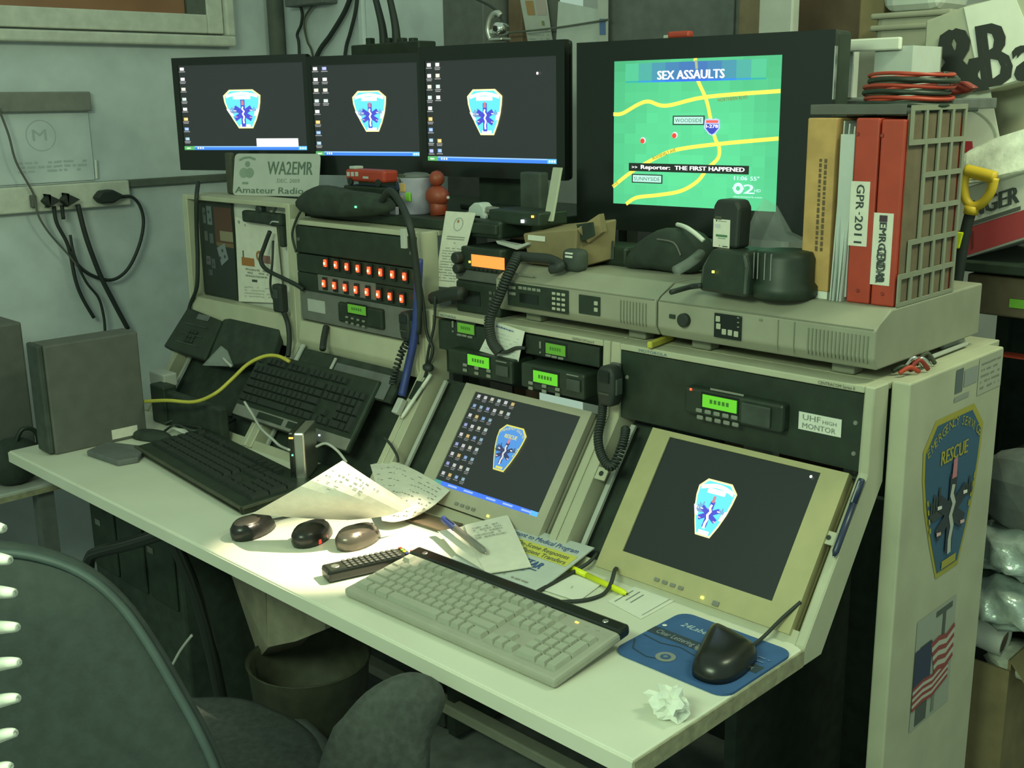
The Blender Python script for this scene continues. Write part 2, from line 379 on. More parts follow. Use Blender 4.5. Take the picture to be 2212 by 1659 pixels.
wc([(104, 444), (110, 480), (135, 530), (150, 600), (165, 640), (190, 683)], .006, '', .04, par=pl1)
wc([(122, 442), (126, 472)], .006, '', .035, par=pl1)
wc([(136, 505), (145, 550), (170, 605), (197, 640), (208, 680), (211, 712)], .0045, 'thin black cord dropping between the two grey towers', .05)
wc([(152, 440), (170, 510), (200, 590), (230, 650), (260, 706)], .008, '', .05, par=pl2)
wc([(245, 424), (270, 424), (288, 445), (295, 480), (285, 530), (260, 580), (225, 602), (180, 590), (150, 565), (140, 540)], .0055, '', .045, par=pl3)
# hanging wall poster with a grey header bar
a, b, c = L(190, 198), L(190, 240), L(203, 388)
po = thing('wall_poster', 'pale printed poster hanging from a grey bar on the painted wall', 'poster', (XW, b.y-.3, c.z))
MB().box(XW, XW+.03, -1.3, b.y, b.z, a.z, .004).build('header_bar', 'grey', po)
MB().box(XW+.001, XW+.006, -1.3, c.y, c.z, b.z).build('sheet', 'wall', po)
f = Flat(V((XW+.006, c.y-.42, b.z)), V((XW+.006, c.y, b.z)), V((XW+.006, c.y, c.z)), V((XW+.006, c.y-.42, c.z)))
f.disc(.64, .33, .22, (.40, .44, .45), 24, inner=.95); f.text('M', .58, .40, .16, (.40, .44, .45), w=.10)
scribble(f, .45, .68, .95, .86, 3, (.42, .46, .46), .03); f.build('poster_print', 'print', po)['kind'] = 'stuff'
one('conduit_strip', MB().tube([L(203, 345)+V((.012, 0, 0)), L(205, 385)+V((.012, 0, 0))], .004, 6, 2), 'white', 'short white strip on the wall beside the poster', 'strip')

# things on the white back wall
def Bk(px, py, off=.0): return at(px, py, 1, YB-off)
a, b = Bk(645, -30), Bk(730, 8)
one('wall_outlet_box', MB().box(a.x, b.x, YB-.06, YB, b.z, a.z, .004), 'slate', 'grey junction box high on the white back wall', 'outlet')
def bc(pts, r, lab, m='rubber'): one('wall_cable', MB().tube([Bk(*p, .02) for p in pts], r, 6, 5), m, lab, 'cable', sm=True)
bc([(647, 6), (653, 30), (650, 55), (642, 75), (646, 100), (648, 200)], .005, 'thin dark cable wavering down from the junction box')
bc([(678, 8), (660, 35), (657, 55), (664, 90), (675, 118), (690, 220)], .004, 'thin olive cable curving down from the junction box', 'brown_green')
bc([(762, -20), (745, 25), (715, 75), (686, 118), (660, 200)], .008, 'thick dark cable slanting down the white back wall')
bc([(773, -20), (768, 25), (757, 70), (746, 115), (740, 220)], .006, 'dark cable next to the slanting one on the white back wall')
a = Bk(783, -20); b = Bk(786, 120)
struct(MB().box(a.x-.012, a.x+.012, YB-.015, YB, .8, 2.9, .004).build('trim_3', 'wall'))

# ================================================================ console
ZD = .74
BX = {'D': (-2.035, -1.53), 'A': (-1.53, -1.045), 'B': (-1.045, -.524), 'C': (-.524, 0.0)}
# worktop
dk = thing('desk', 'long white laminate worktop with a brown end edge in front of the console', 'desk', (-1, -.3, 0))
m = MB().prism([V((x, y, ZD-.028)) for x, y in ((-1.93, -.577), (-.003, -.577), (-.003, -.173), (-.019, -.173), (-.019, -.121), (-2.05, -.121), (-2.05, -.30), (-1.93, -.30))], (0, 0, .028), .003, 2); m.build('worktop', 'laminate', dk)
MB().box(-.003, 0, -.577, -.173, ZD-.028, ZD-.002).build('edge_band', 'edge_band', dk)
MB().box(-1.93, -.003, -.579, -.577, ZD-.027, ZD-.003).build('edge_band', 'laminate', dk)
for x in (-1.98, -1.1, -.30): MB().box(x, x+.025, .08, .5, .03, ZD-.03).build('leg', 'black_matte', dk)
r0, r1 = at(755, 1413, 1, .06), at(755, 1432, 1, .06)
MB().box(-1.9, -.1, .06, .10, r1.z, r0.z, .004).build('foot_rail', 'beige_shade', dk)
MB().box(-2.0, .0, .56, .58, 0, .72).build('modesty_panel', 'black_matte', dk)

SP = V((0, 0, .97)); SD = V((0, -.172, -.235)).normalized(); SN = V((0, -.80695, .59062))    # slope start, down the slope, out of it
SLOPE_L = V((0, -.172, -.235)).length
def SF(x0, off=0): return Fr(SP+V((x0, 0, 0))+SN*off, (1, 0, 0), SD)
def bay(k, ztop, lab, lip=None, backcol='black'):
    x0, x1 = BX[k]; t = thing('console_bay', lab, 'console', ((x0+x1)/2, 0, ZD), 'rack bays of the console')
    fl, fr_ = .024, .018
    for nm, xa, xb in (('side_frame', x0+.0008, x0+fl), ('side_frame', x1-fr_, x1-.0008)):
        zq = ZD-.03 if (k == 'C' and xa > -.1) else ZD+.001; P = [(0, ztop), (0, .97), (-.172, ZD+.001)]+([(-.172, zq)] if zq < ZD else [])+[(-.118-.0*(zq < ZD), zq), (.048, .95), (.048, ztop)]
        MB().prism([V((xa, y, z)) for y, z in P], (xb-xa, 0, 0), .0025, 1).build(nm, 'beige', t)
    MB().box(x0+fl, x1-fr_, 0, .0485, ztop-.012, ztop-.0003, .002).build('top_flange', 'beige', t)
    MB().box(x0+.0008, x1-.0008, .049, .10 if ztop > 1.2 else .47, ztop-.012, ztop-.0003, .002).build('top_plate', 'beige', t)
    f = SF(x0)
    MB().fbox(f, fl, x1-x0-fr_, SLOPE_L-.028, SLOPE_L-.004, -.03, .0, .002).build('bottom_lip', 'beige', t)
    MB().box(x0+fl, x1-fr_, .040, .046, .97, ztop-.012).build('back_plate', backcol, t)
    MB().fbox(f, fl, x1-x0-fr_, -.01, SLOPE_L-.028, -.05, -.044).build('slope_well', 'black_matte', t)
    if lip: MB().prism([V((x0+fl, y, z)) for y, z in ((0, lip), (-.004, lip), (-.012, .985), (-.004, .955), (.03, .955), (.03, lip))], (x1-x0-fl-fr_, 0, 0), .002, 1).build('ledge', 'beige', t)
    # slotted rails beside the opening on the slope
    for u in (fl+.012, x1-x0-fr_-.022):
        m = MB().fbox(f, u, u+.010, .0, SLOPE_L-.03, -.03, -.024); m.build('rack_rail', 'lightgrey' if u < .1 else 'dark', t)
    return t
bayC = bay('C', 1.112, 'beige console bay carrying the wide black panel with a paper monitor label')
bayB = bay('B', 1.112, 'beige console bay holding four green-lit radios above a tilted screen')
bayA = bay('A', 1.276, 'tall beige console bay with two rows of red lamps', 1.03)
bayD = bay('D', 1.312, 'tall beige console bay with a dark collage inside, against the cords', 1.035, 'white')
# extra beige rail pair between bays B and C, right tab
for k, u in (('C', .503), ('B', .012)):
    f = SF(BX[k][0]); uu, vv = f.uv(1795, 1165) if k == 'C' else f.uv(880, 900)
    if k == 'C':
        MB().fbox(f, uu-.012, uu+.008, vv-.012, vv+.010, -.002, .003, .001).build('catch', 'beige', bayC)
        MB().lathe(f.sub(uu-.003, vv-.001, .003), [(.004, 0), (.004, .001)], 12).build('catch_hole', 'black', bayC)
f = SF(BX['B'][1]); uu, vv = f.uv(1302, 1025)
MB().fbox(f, uu-.012, uu+.012, vv-.012, vv+.012, .001, .005, .001).build('catch', 'beige', bayC); MB().lathe(f.sub(uu, vv, .005), [(.005, 0), (.005, .001)], 12).build('catch_hole', 'black', bayC)
# printed maker's line on the top flanges
def lipprint(x0, x1, t, par, c=(.10, .10, .09)):
    f = Flat(V((x0, -.0005, 1.1105)), V((x1, -.0005, 1.1105)), V((x1, -.0005, 1.1005)), V((x0, -.0005, 1.1005)))
    f.text(t, .05, .78, .5, c, w=.9); f.build('lettering', 'print', par)
lipprint(-.10, -.03, 'CENTRACOM Series II', bayC); lipprint(-.62, -.56, 'CENTRACOM Series II', bayB)
lipprint(-.46, -.39, 'MOTOROLA', bayC, (.08, .14, .25)); lipprint(-.995, -.94, 'MOTOROLA', bayB, (.08, .14, .25))

# black counter behind the tall bays, and the end panel
ct = thing('rear_counter', 'black counter shelf behind the tall bays carrying three screens and ornaments', 'shelf', (-1.4, .3, 0))
MB().box(-2.05, -.872, .052, .52, 1.2768, 1.2985, .003).build('counter_top', 'black', ct)
for x in (-2.05, -1.45, -.90): MB().box(x, x+.025, .48, .52, 0, 1.2768).build('leg', 'black_matte', ct)
one('leaning_strip', MB().prism([at(1183, 478, 1, .10)+V((-.012, 0, 0)), at(1183, 478, 1, .10)+V((.012, 0, 0)), at(1203, 362, 1, .16)+V((.012, 0, 0)), at(1203, 362, 1, .16)+V((-.012, 0, 0))], (0, .006, 0), .001), 'beige_shade', 'beige plastic strip leaning between the television and the screens', 'strip')

ep = thing('end_panel', 'tall tan end panel with a rescue shield sticker closing the console', 'panel', (.02, .22, 0))
MB().box(.0012, .032, .05, .407, 0, 1.114, .003).build('board', 'beige', ep)
def EP(px, py): return at(px, py, 0, .0322)
def rectEP(px0, py0, px1, py1):
    a, b = EP(px0, py0), EP(px1, py1); return Flat(V((.0322, a.y, a.z)), V((.0322, b.y, a.z)), V((.0322, b.y, b.z)), V((.0322, a.y, b.z)))
f = rectEP(1988, 905, 2122, 1235)
y0, y1 = EP(1988, 1050).y, EP(2122, 930).y; z1, z0 = (EP(2014, 910).z+EP(2103, 874).z)/2, (EP(2012, 1258).z+EP(2060, 1222).z)/2
f = Flat(V((.0322, y0, z1)), V((.0322, y1, z1)), V((.0322, y1, z0)), V((.0322, y0, z0)))
emblem(f, 0, 0, 1, 1, (.40, .34, .06), (.045, .11, .20), (.04, .045, .06), (.5, .5, .46)); f.build('shield_sticker', 'print', ep, 'blue shield sticker with gold rim, star and staff')
# memorial flag sticker
y0, y1 = EP(1977, 1400).y, EP(2062, 1330).y; z1, z0 = EP(2030, 1305).z, EP(1990, 1560).z
f = Flat(V((.0322, y0, z1)), V((.0322, y1, z1)), V((.0322, y1, z0)), V((.0322, y0, z0)))
PA = (.36, .37, .32)
f.rect(0, .02, 1, 1, PA).up(); f.rect(.12, .27, .40, .98, (.09, .10, .09)); f.rect(.48, .05, .9, .1, (.09, .1, .09)); f.rect(.66, .05, .74, .40, (.09, .1, .09)); f.rect(.52, .68, .60, .97, (.2, .21, .18)).up()
f.rect(0, .28, .42, .62, (.04, .05, .10))
for i in range(7):
    c_ = (.30, .06, .06) if i % 2 == 0 else (.5, .48, .42)
    f.line([(.40+.02*i, .33+.045*i), (.6, .31+.045*i), (.8, .34+.045*i), (1, .29+.045*i)], .045, c_)
    f.line([(0, .62+.030*i), (.25, .60+.030*i), (.5, .62+.03*i), (.9, .55+.03*i)], .032, c_)
f.build('flag_sticker', 'print', ep, 'flag sticker draped over two grey towers')
f = rectEP(2066, 800, 2112, 850); f.rect(0, 0, .3, .7, (.12, .14, .15)); f.rect(.35, .1, .9, .6, (.30, .31, .30)); f.rect(0, .8, .6, .95, (.3, .3, .27)); f.build('small_label', 'print', ep)
f = rectEP(2116, 775, 2160, 832); f.rect(0, 0, 1, 1, (.40, .40, .32)).up(); scribble(f, .1, .1, .9, .9, 5, (.25, .25, .2), .04); f.build('small_label', 'print', ep)

# ================================================================ screens
NIGHT = (.016, .019, .019); XPB = (.05, .22, .78); XPG = (.10, .42, .12)
GOLD, SKY, NAVY = (1.3, 1.15, .45), (.13, .72, 1.05), (.06, .07, .55); WHT = (1.5, 1.5, 1.45)
def icons(f, spots, su, sv, bright=1.0):
    cols = [(.8, .8, .8), (.25, .45, .8), (.6, .75, .7), (.35, .4, .8), (.85, .6, .15), (.8, .8, .6), (.3, .5, .6), (.85, .85, .85)]
    for i, (u, v) in enumerate(spots):
        c = tuple(x*bright for x in cols[(i*5+3) % 8 if i else 0])
        f.rect(u-su*.5, v-sv*.5, u+su*.5, v+sv*.35, c)
        f.up(); f.rect(u-su*.2, v-sv*.25, u+su*.45, v+sv*.1, tuple(min(1, x*.5+.4*bright) for x in c)); f.k -= 1
        for j in range(1+(i*3) % 2): f.rect(u-su*(.75-.1*j), v+sv*(.58+.38*j), u+su*(.75-.15*j), v+sv*(.78+.38*j), (.34*bright,)*3)
def screen_thing(label, tl, tr, br, bl, bz, depth, draw, group, bezm='black_gloss', stand=None, name='monitor', strength='screen', lip=.004, casing_m=None):
    """a flat panel whose lit area has the given corners; bz = bezel left, top, right, bottom in metres"""
    tl, tr, br, bl = [V(p) for p in (tl, tr, br, bl)]
    u = (tr-tl).normalized(); v = (bl-tl); v = (v-u*v.dot(u)).normalized(); W = ((tr-tl).length+(br-bl).length)/2; H = ((bl-tl).length+(br-tr).length)/2
    fr = Fr(tl, u, v); t = thing(name, label, 'monitor', fr.p(W/2, H+bz[3], -depth/2), group)
    m = MB(); l, tp, r, b = bz
    for a in ((-l, W+r, -tp, 0), (-l, W+r, H, H+b), (-l, 0, 0, H), (W, W+r, 0, H)): m.fbox(fr, *a, -.012, lip)
    m.build('bezel', bezm, t)
    MB().fbox(fr, -l, W+r, -tp, H+b, -depth, -.012, min(.008, depth/4), 2).build('casing', bezm if depth < .05 else 'black', t)
    MB().fbox(fr, 0, W, 0, H, -.012, -.001).build('glass', 'black_gloss', t)
    f = Flat(fr.p(0, 0), fr.p(W, 0), fr.p(W, H), fr.p(0, H), .0004); draw(f); f.build('screen_image', strength, t)
    return t, fr, W, H
def desktop(ic, emb, su, sv, balloon=False, bar=.955):
    def d(f):
        f.rect(0, 0, 1, 1, NIGHT).up(); icons(f, ic, su, sv)
        f.rect(0, bar, 1, 1, XPB); f.up(); f.rect(0, bar, .085, 1, XPG); f.rect(.085, bar, .95, bar+.012, (.3, .55, 1)); f.rect(.93, bar, 1, 1, (.12, .5, .9)); f.text('start', .02, bar+.032, .022, WHT)
        for q in range(3): f.rect(.11+.02*q, bar+.012, .122+.02*q, bar+.034, (.7, .8, 1)); f.rect(.94+.018*q, bar+.012, .952+.018*q, bar+.034, (.7, .85, 1))
        if balloon: f.rect(.60, .865, .93, .96, WHT)
        f.up(); emblem(f, *emb, GOLD, SKY, NAVY, WHT, words=False, dark=(.18, .3, .5))
    return d
def D(px, py, d): return atd(px, py, d)
def mon_quad(c, depth_l, depth_r):
    """corners from pixels at the given distances of the left and right edge; all four in one plane"""
    (a, b, cc, d) = c; fh = V((fwd.x, fwd.y, 0)).normalized()
    def edge(t, b):
        rt, rb = ray(*t), ray(*b); k = rt.dot(fh)/rb.dot(fh); s = H0/(rt.z-k*rb.z); return CAM+rt*s, CAM+rb*(k*s)
    (lt, lb), (rt_, rb_) = edge(a, d), edge(b, cc); z1 = (lt.z+rt_.z)/2; z0 = (lb.z+rb_.z)/2; l = (lt+lb)/2; r = (rt_+rb_)/2
    return V((l.x, l.y, z1)), V((r.x, r.y, z1)), V((r.x, r.y, z0)), V((l.x, l.y, z0))
ZG = 'wide screens above the tall bays'
H0 = .225
def dep(t, b): return H0/(ray(*t).z-ray(*b).z)
dl, dr = dep((385, 138), (399, 320)), dep((655, 138), (665, 328))
L_ic = [(.03, .045+i*.118) for i in range(8)]
t, fr, W, H = screen_thing('wide black monitor with a white balloon at its lower corner, behind the licence plate', *mon_quad(((385, 138), (655, 138), (665, 328), (399, 320)), dl, dr), (.018, .02, .012, .055), .03, desktop(L_ic, (.355, .295, .655, .745), .034, .042, True), ZG)
MB().fbox(fr, W*.3, W*.7, H+.052, H+.105, -.07, -.05).build('stand', 'black', t); q = fr.p(W/2, 0, -.06); MB().box(q.x-.09, q.x+.09, q.y-.05, q.y+.05, 1.2988, 1.312, .004).build('stand_base', 'black', t)
dl, dr = dep((676, 138), (680, 332)), dep((899, 138), (911, 340.6))
C_ic = [(.035, .04+i*.118) for i in range(8)]+[(.125, .04+i*.118) for i in range(4)]
t, fr, W, H = screen_thing('black monitor between the two others, above the red toy bus', *mon_quad(((676, 138), (899, 138), (911, 340.6), (680, 332)), dl, dr), (.014, .022, .014, .05), .03, desktop(C_ic, (.385, .29, .705, .735), .042, .042), ZG)
MB().fbox(fr, W*.3, W*.7, H+.047, H+.105, -.07, -.05).build('stand', 'black', t); q = fr.p(W/2, 0, -.06); MB().box(q.x-.09, q.x+.09, q.y-.05, q.y+.05, 1.2988, 1.312, .004).build('stand_base', 'black', t)
dl, dr = dep((914, 129), (930, 343)), dep((1199, 124), (1209, 358))
R_ic = [(.03, .04+i*.108) for i in range(9)]+[(.10, .04+i*.108) for i in range(4)]+[(.10, .80), (.10, .90)]
t, frR, WR, HR = screen_thing('wide black monitor with a webcam clipped on its top edge', *mon_quad(((914, 129), (1199, 124), (1209, 358), (930, 343)), dl, dr), (.016, .032, .022, .035), .03, lambda f: (desktop(R_ic, (.335, .29, .605, .735), .032, .042)(f), f.up(), f.disc(.87, .155, .014, (1.2, 1, 1), 10)), ZG)
MB().fbox(frR, WR*.3, WR*.7, HR+.03, HR+.105, -.07, -.05).build('stand', 'black', t); q = frR.p(WR/2, 0, -.06); MB().box(q.x-.11, q.x+.11, q.y-.05, q.y+.05, 1.2988, 1.312, .004).build('stand_base', 'black', t)
# webcam
q = frR.p(*frR.uv(1070, 88), -.01); wcam = thing('webcam', 'small silver webcam with a round lens on the wide monitor', 'webcam', q)
f = Fr(q, frR.u, (0, 0, -1)); m = MB().fbox(f, -.017, .021, -.006, 0, -.02, .015, .002); m.build('clip', 'silver', wcam)
MB().tube([f.p(-.017, -.004, .005), f.p(-.024, -.025, .005), f.p(-.015, -.05, .005), f.p(.002, -.058, .005), f.p(.012, -.052, .005)], .007, 8).build('arm', 'silver', wcam, True)
g = f.sub(.014, -.024, .01); hd = MB().lathe(g, [(.002, -.02), (.012, -.018), (.014, 0), (.014, .012), (.010, .016)], 16).build('camera_head', 'chrome', wcam, True)
MB().lathe(g, [(.007, .014), (.006, .018)], 14).build('lens', 'black_gloss', hd)
MB().fbox(f, -.016, .003, -.024, -.016, .008, .012, .001).build('emblem_bar', 'lightgrey', wcam)
MB().tube([f.p(.017, -.03, -.01), at(1088, 50, 1, f.O.y+.02), at(1075, 25, 1, f.O.y+.1), at(1050, 8, 1, f.O.y+.2), at(1010, -10, 1, f.O.y+.3)], .0035, 6).build('cord', 'rubber', wcam, True)
# wireless box with two thick antennas on the middle screen
a, b = at(757, 98, 1, .40), at(905, 112, 1, .40)
t = thing('wireless_receiver', 'black box with two thick antennas and stubby knobs behind the screens', 'receiver', ((a.x+b.x)/2, .43, a.z-.03))
MB().box(a.x, b.x, .40, .46, b.z-.05, a.z, .004).build('body', 'black', t)
MB().box((a.x+b.x)/2-.02, (a.x+b.x)/2+.02, .44, .46, 1.2986, b.z-.05).build('mounting_post', 'black', t)
for p0, p1 in (((830, 98), (804, -30)), ((857, 98), (836, -30))):
    MB().tube([at(*p0, 1, .43), at((p0[0]*2+p1[0])/3+3, 50, 1, .43), at(*p1, 1, .43)], lambda s: .0125-.005*s, 8).build('antenna', 'rubber', t, True)
for px in (800, 842, 870, 893): c = at(px, 92, 1, .43); MB().box(c.x-.009, c.x+.009, .42, .44, c.z-.012, c.z+.012, .003).build('knob', 'black', t)

# television with the news map
TG = (.085, .56, .23)
def tvdraw(f):
    f.rect(0, 0, 1, 1, (.004, .005, .005)).up()
    U = lambda px, py: None
    n = 14
    for i in range(n):
        for j in range(n):
            u0, u1, v0, v1 = i/n, (i+1)/n, j/n, (j+1)/n
            d = math.hypot((i+.5)/n-.5, (j+.5)/n-.55); k = 1.08-.75*max(0, d-.25)+.35*max(0, (j+.5)/n-.6)+random.uniform(-.05, .05)
            f.rect(u0, v0, u1, v1, (TG[0]*k, TG[1]*k, TG[2]*(k+.04)))
    f.up(); YL = (1.0, .80, .10); S = lambda pts: [tuple(V((x, y))) for x, y in smooth2(pts)]
    f.line(S([(.51, 0), (.52, .12), (.58, .27), (.61, .40), (.64, .53), (.665, .585), (.66, .66), (.60, .73), (.54, .82), (.44, .89), (.30, .925), (.16, .95), (.09, 1.0)]), .026, YL)
    f.line(S([(0, .365), (.06, .36), (.16, .30), (.23, .28), (.34, .31), (.58, .255), (1, .225)]), .026, YL)
    f.line(S([(0, .88), (.13, .765), (.30, .655), (.42, .605), (.66, .565), (1, .525)]), .026, YL)
    f.up()
    for i in range(10): u = .08+.084*i; k = math.sin(math.pi*(i+.5)/10); f.rect(u, .02, u+.084, .145, (TG[0]*(1-k)+.05*k, TG[1]*(1-.72*k), TG[2]*(1-k)+.42*k)); f.rect(u, .138, u+.084, .150, (.03, .14+.3*(1-k), .9*k+.2))
    f.up(); f.text('SEX ASSAULTS', .285, .133, .058, WHT, w=.40, bold=.05); f.line([(.517, .012), (.523, .07)], .02, (.35, .42, .25))
    for u, v, w_, s in ((.392, .385, .178, 'WOODSIDE'), (.137, .79, .182, 'SUNNYSIDE')):
        f.rect(u-.008, v-.008, u+w_+.008, v+.055, (.02, .04, .03)); f.up(); f.rect(u, v, u+w_, v+.047, (.45, .8, .65)); f.up(); f.text(s, u+.008, v+.037, .026, (.03, .10, .08), w=w_-.016); f.k -= 2
    f.up().up(); f.rect(.11, .705, .845, .762, (.006, .012, .008)); f.up()
    f.text('>>', .13, .745, .022, WHT, w=.036); f.text('Reporter:', .19, .745, .028, WHT, w=.185, bold=.06); f.text('THE FIRST HAPPENED', .405, .745, .028, WHT, w=.415, bold=.06)
    f.text('NORTHERN BLVD', .655, .288, .022, (.2, .2, .03), w=.17, rot=-.085, bold=.03); f.text('ROOSEVELT AVE', .268, .68, .022, (.2, .2, .03), w=.15, rot=-.33, bold=.03); f.text('AVE', .006, .885, .022, (.2, .2, .03), w=.045, rot=-.55)
    u, v = .625, .44
    f.poly([(u-.045, v-.035), (u-.02, v-.045), (u, v-.038), (u+.02, v-.045), (u+.042, v-.035), (u+.046, v+.02), (u+.02, v+.06), (u, v+.07), (u-.02, v+.06), (u-.048, v+.02)], (.45, .6, .9)); f.up()
    f.poly([(u-.038, v-.008), (u+.038, v-.008), (u+.038, v+.02), (u+.015, v+.052), (u, v+.062), (u-.015, v+.052), (u-.038, v+.02)], (.04, .06, .45)); f.rect(u-.036, v-.032, u+.036, v-.014, (.9, .12, .1)); f.up(); f.text('I-278', u-.034, v+.018, .022, WHT, w=.07, bold=.05)
    for du, dv in ((.20, .55), (.40, .512)): f.disc(du+.003, dv-.004, .023, (.6, .75, .7), 14); f.up(); f.disc(du, dv, .018, (.9, .05, .03), 14); f.k -= 1
    f.up(); PL = (.62, .98, .88)
    f.text('11:06', .765, .80, .026, PL, w=.075, bold=.05); f.text('55°', .858, .80, .026, PL, w=.05, bold=.05)
    f.disc(.79, .855, .038, PL, 20, inner=.80); f.poly([(.755, .855), (.775, .83), (.79, .824), (.805, .83), (.825, .855), (.805, .88), (.79, .886), (.775, .88)], PL); f.up(); f.disc(.79, .855, .016, TG, 14); f.k -= 1
    f.text('2', .822, .888, .062, PL, w=.06, bold=.05); f.text('HD', .884, .875, .02, PL, w=.035); f.text('cbsnewyork.com', .763, .915, .012, PL, w=.165)
def smooth2(pts): return [(p.x, p.y) for p in smooth([V((a, b, 0)) for a, b in pts], 5)]
H0 = .285; dl, dr = dep((1325, 134), (1328, 440)), dep((1688, 117), (1680, 456))
q = mon_quad(((1325, 134), (1688, 117), (1680, 456), (1328, 440)), dl, dr)
t, frT, WT, HT = screen_thing('black television showing a green street map between monitors and binders', *q, (.094, .040, .100, .055), .075, tvdraw, None, name='television', lip=.001)
p0, p1 = frT.uv(1785, 100), frT.uv(1787, 215); MB().fbox(frT, WT+.1003, WT+.1025, p0[1], p1[1], -.006, .003).build('edge_film', 'chrome', t, label='shiny peeling film')
t['category'] = 'television'
ft = Fr(frT.O, frT.u, frT.v); g = frT.p(WT/2, HT+.055, -.04)
MB().box(g.x-.04, g.x+.04, g.y-.03, g.y+.03, 1.2235, g.z+.01, .004).build('stand_neck', 'black', t); MB().box(g.x-.16, g.x+.16, g.y-.04, g.y+.045, 1.2235, 1.236, .004).build('stand_base', 'black', t)
# small red thing on top of the television
f2 = frT.sub(*frT.uv(1418, 90), -.03); fz = Fr(f2.O, frT.u, (0, 0, -1))
zt = frT.p(0, -.040).z
f2 = Fr(V((f2.O.x, f2.O.y, zt)), frT.u, (0, 0, -1))
tt = thing('red_pocket_tool', 'small red plastic tool with a pale end lying on the television', 'tool', f2.O)
MB().fbox(f2, .006, .055, -.014, -.001, -.02, .0, .004).build('handle', 'red', tt); MB().fbox(f2, -.006, .006, -.008, -.001, -.016, -.004, .002).build('tip', 'lightgrey', tt)

# tilted screens let into bays C and B
def tilt(label, quad, bz, draw, bezm, buttons=True, off=.004, led=None):
    f0 = SF(-.6, off); cs = [atp(x, y, f0.O, SN) for x, y in quad]
    x0 = (cs[0].x+cs[3].x)/2; x1 = (cs[1].x+cs[2].x)/2
    v0 = ((cs[0]-f0.O).dot(SD)+(cs[1]-f0.O).dot(SD))/2; v1 = ((cs[3]-f0.O).dot(SD)+(cs[2]-f0.O).dot(SD))/2
    P = lambda x, v: V((x, 0, 0))+V((0, f0.O.y, f0.O.z))+SD*v
    t, fr, W, H = screen_thing(label, P(x0, v0), P(x1, v0), P(x1, v1), P(x0, v1), bz, .040, draw, 'tilted screens let into the console', bezm, lip=.003, casing_m=bezm)
    if buttons:
        for k in range(4): MB().fbox(fr, W*(.28+.055*k), W*(.28+.055*k)+.010, H+bz[3]*.62, H+bz[3]*.62+.006, .003, .006, .001).build('button', 'grey', t)
        MB().fbox(fr, W*.68, W*.68+.012, H+bz[3]*.72, H+bz[3]*.72+.008, .003, .006, .001).build('button', 'grey', t); MB().fbox(fr, W*.60, W*.60+.005, H+bz[3]*.72, H+bz[3]*.72+.004, .003, .005).build('power_light', 'led_yellow', t)
    return t, fr, W, H
mC = tilt('tilted tan-framed screen showing only the lit shield, beside the mouse mat', [(1425, 935), (1750, 1022), (1690, 1312), (1373, 1195)], (.042, .010, .046, .040),
     lambda f: (f.rect(0, 0, 1, 1, (.004, .006, .005)), f.up(), emblem(f, .315, .25, .57, .70, GOLD, SKY, NAVY, WHT, words=False, dark=(.18, .3, .5)), f.up(), f.disc(.955, .045, .011, WHT, 10)), 'bezel')
B_ic = [(.045+.068*i, .04+.105*j) for j in range(9) for i in range(6 if j < 2 else 4)]
def bdraw(f):
    f.rect(0, 0, 1, 1, (.013, .017, .016)).up(); icons(f, B_ic, .030, .040, .55)
    f.rect(0, .955, 1, 1, (.05, .17, .75)); f.up(); f.rect(0, .955, .07, 1, (.06, .3, .25)); f.rect(.93, .955, 1, 1, (.1, .42, .9))
    for u in (.14, .30, .52, .68, .85): f.rect(u, .968, u+.09, .985, (.3, .45, .95))
    f.up(); emblem(f, .375, .245, .635, .70, (.62, .6, .12), (.075, .26, .62), (.03, .04, .12), (.6, .62, .62), words=True, dark=(.03, .05, .08))
mB = tilt('tilted grey-framed screen full of desktop icons, next to the loose papers', [(1036, 846), (1262, 905), (1153, 1118), (933, 1040)], (.036, .014, .022, .036), bdraw, 'bezel_grey')

# ================================================================ radios in the bays
def radio(label, fr, u0, v0, u1, v1, depth, disp, lcd, btn, knob=None, led=None, group='green-lit radios in the console', speaker=None, bar=None, body='black', proud=.004, name='mobile_radio', rows=1):
    """a two-way radio: front rectangle, display rectangle, buttons (u, v, w, h)"""
    t = thing(name, label, 'radio', fr.p((u0+u1)/2, v1, 0), group)
    MB().fbox(fr, u0, u1, v0, v1, -.03, depth, min(.005, depth*.4), 2).build('body', body, t)
    a, b, c, d = disp; MB().fbox(fr, a-.004, c+.004, b-.004, d+.004, depth, depth+.0008).build('display_surround', 'black_gloss', t)
    dd = MB().fbox(fr, a, c, b, d, depth+.0008, depth+.002).build('display', lcd, t, label='lit display')
    tx = Flat(fr.p(a, b, depth+.002), fr.p(c, b, depth+.002), fr.p(c, d, depth+.002), fr.p(a, d, depth+.002), .0003)
    for i in range(5): tx.rect(.22+.12*i, .3, .30+.12*i, .62, (.06, .2, .03) if 'orange' not in lcd else (.6, .25, .08))
    tx.build('digits', 'print', dd)
    for (a, b, c, d) in btn: MB().fbox(fr, a, a+c, b, b+d, depth, depth+.004, min(c, d)*.3, 2).build('button', 'button', t)
    if knob:
        for a, b, r in knob: MB().lathe(fr.sub(a, b, depth), [(r, 0), (r, .012), (r*.85, .015)], 18).build('knob', 'rubber', t, False)
    if led:
        for a, b, m_ in led: MB().fbox(fr, a, a+.004, b, b+.004, depth, depth+.002, .0008).build('indicator', m_, t)
    if speaker: a, b, c, d = speaker; MB().fbox(fr, a, c, b, d, depth, depth+.005, .003, 2).build('speaker_grille', 'dark', t)
    if bar: a, b, c, d = bar; MB().fbox(fr, a, c, b, d, depth, depth+.001).build('name_bar', 'button', t)
    return t
F0 = Fr((0, 0, 0), (1, 0, 0), (0, 0, -1))
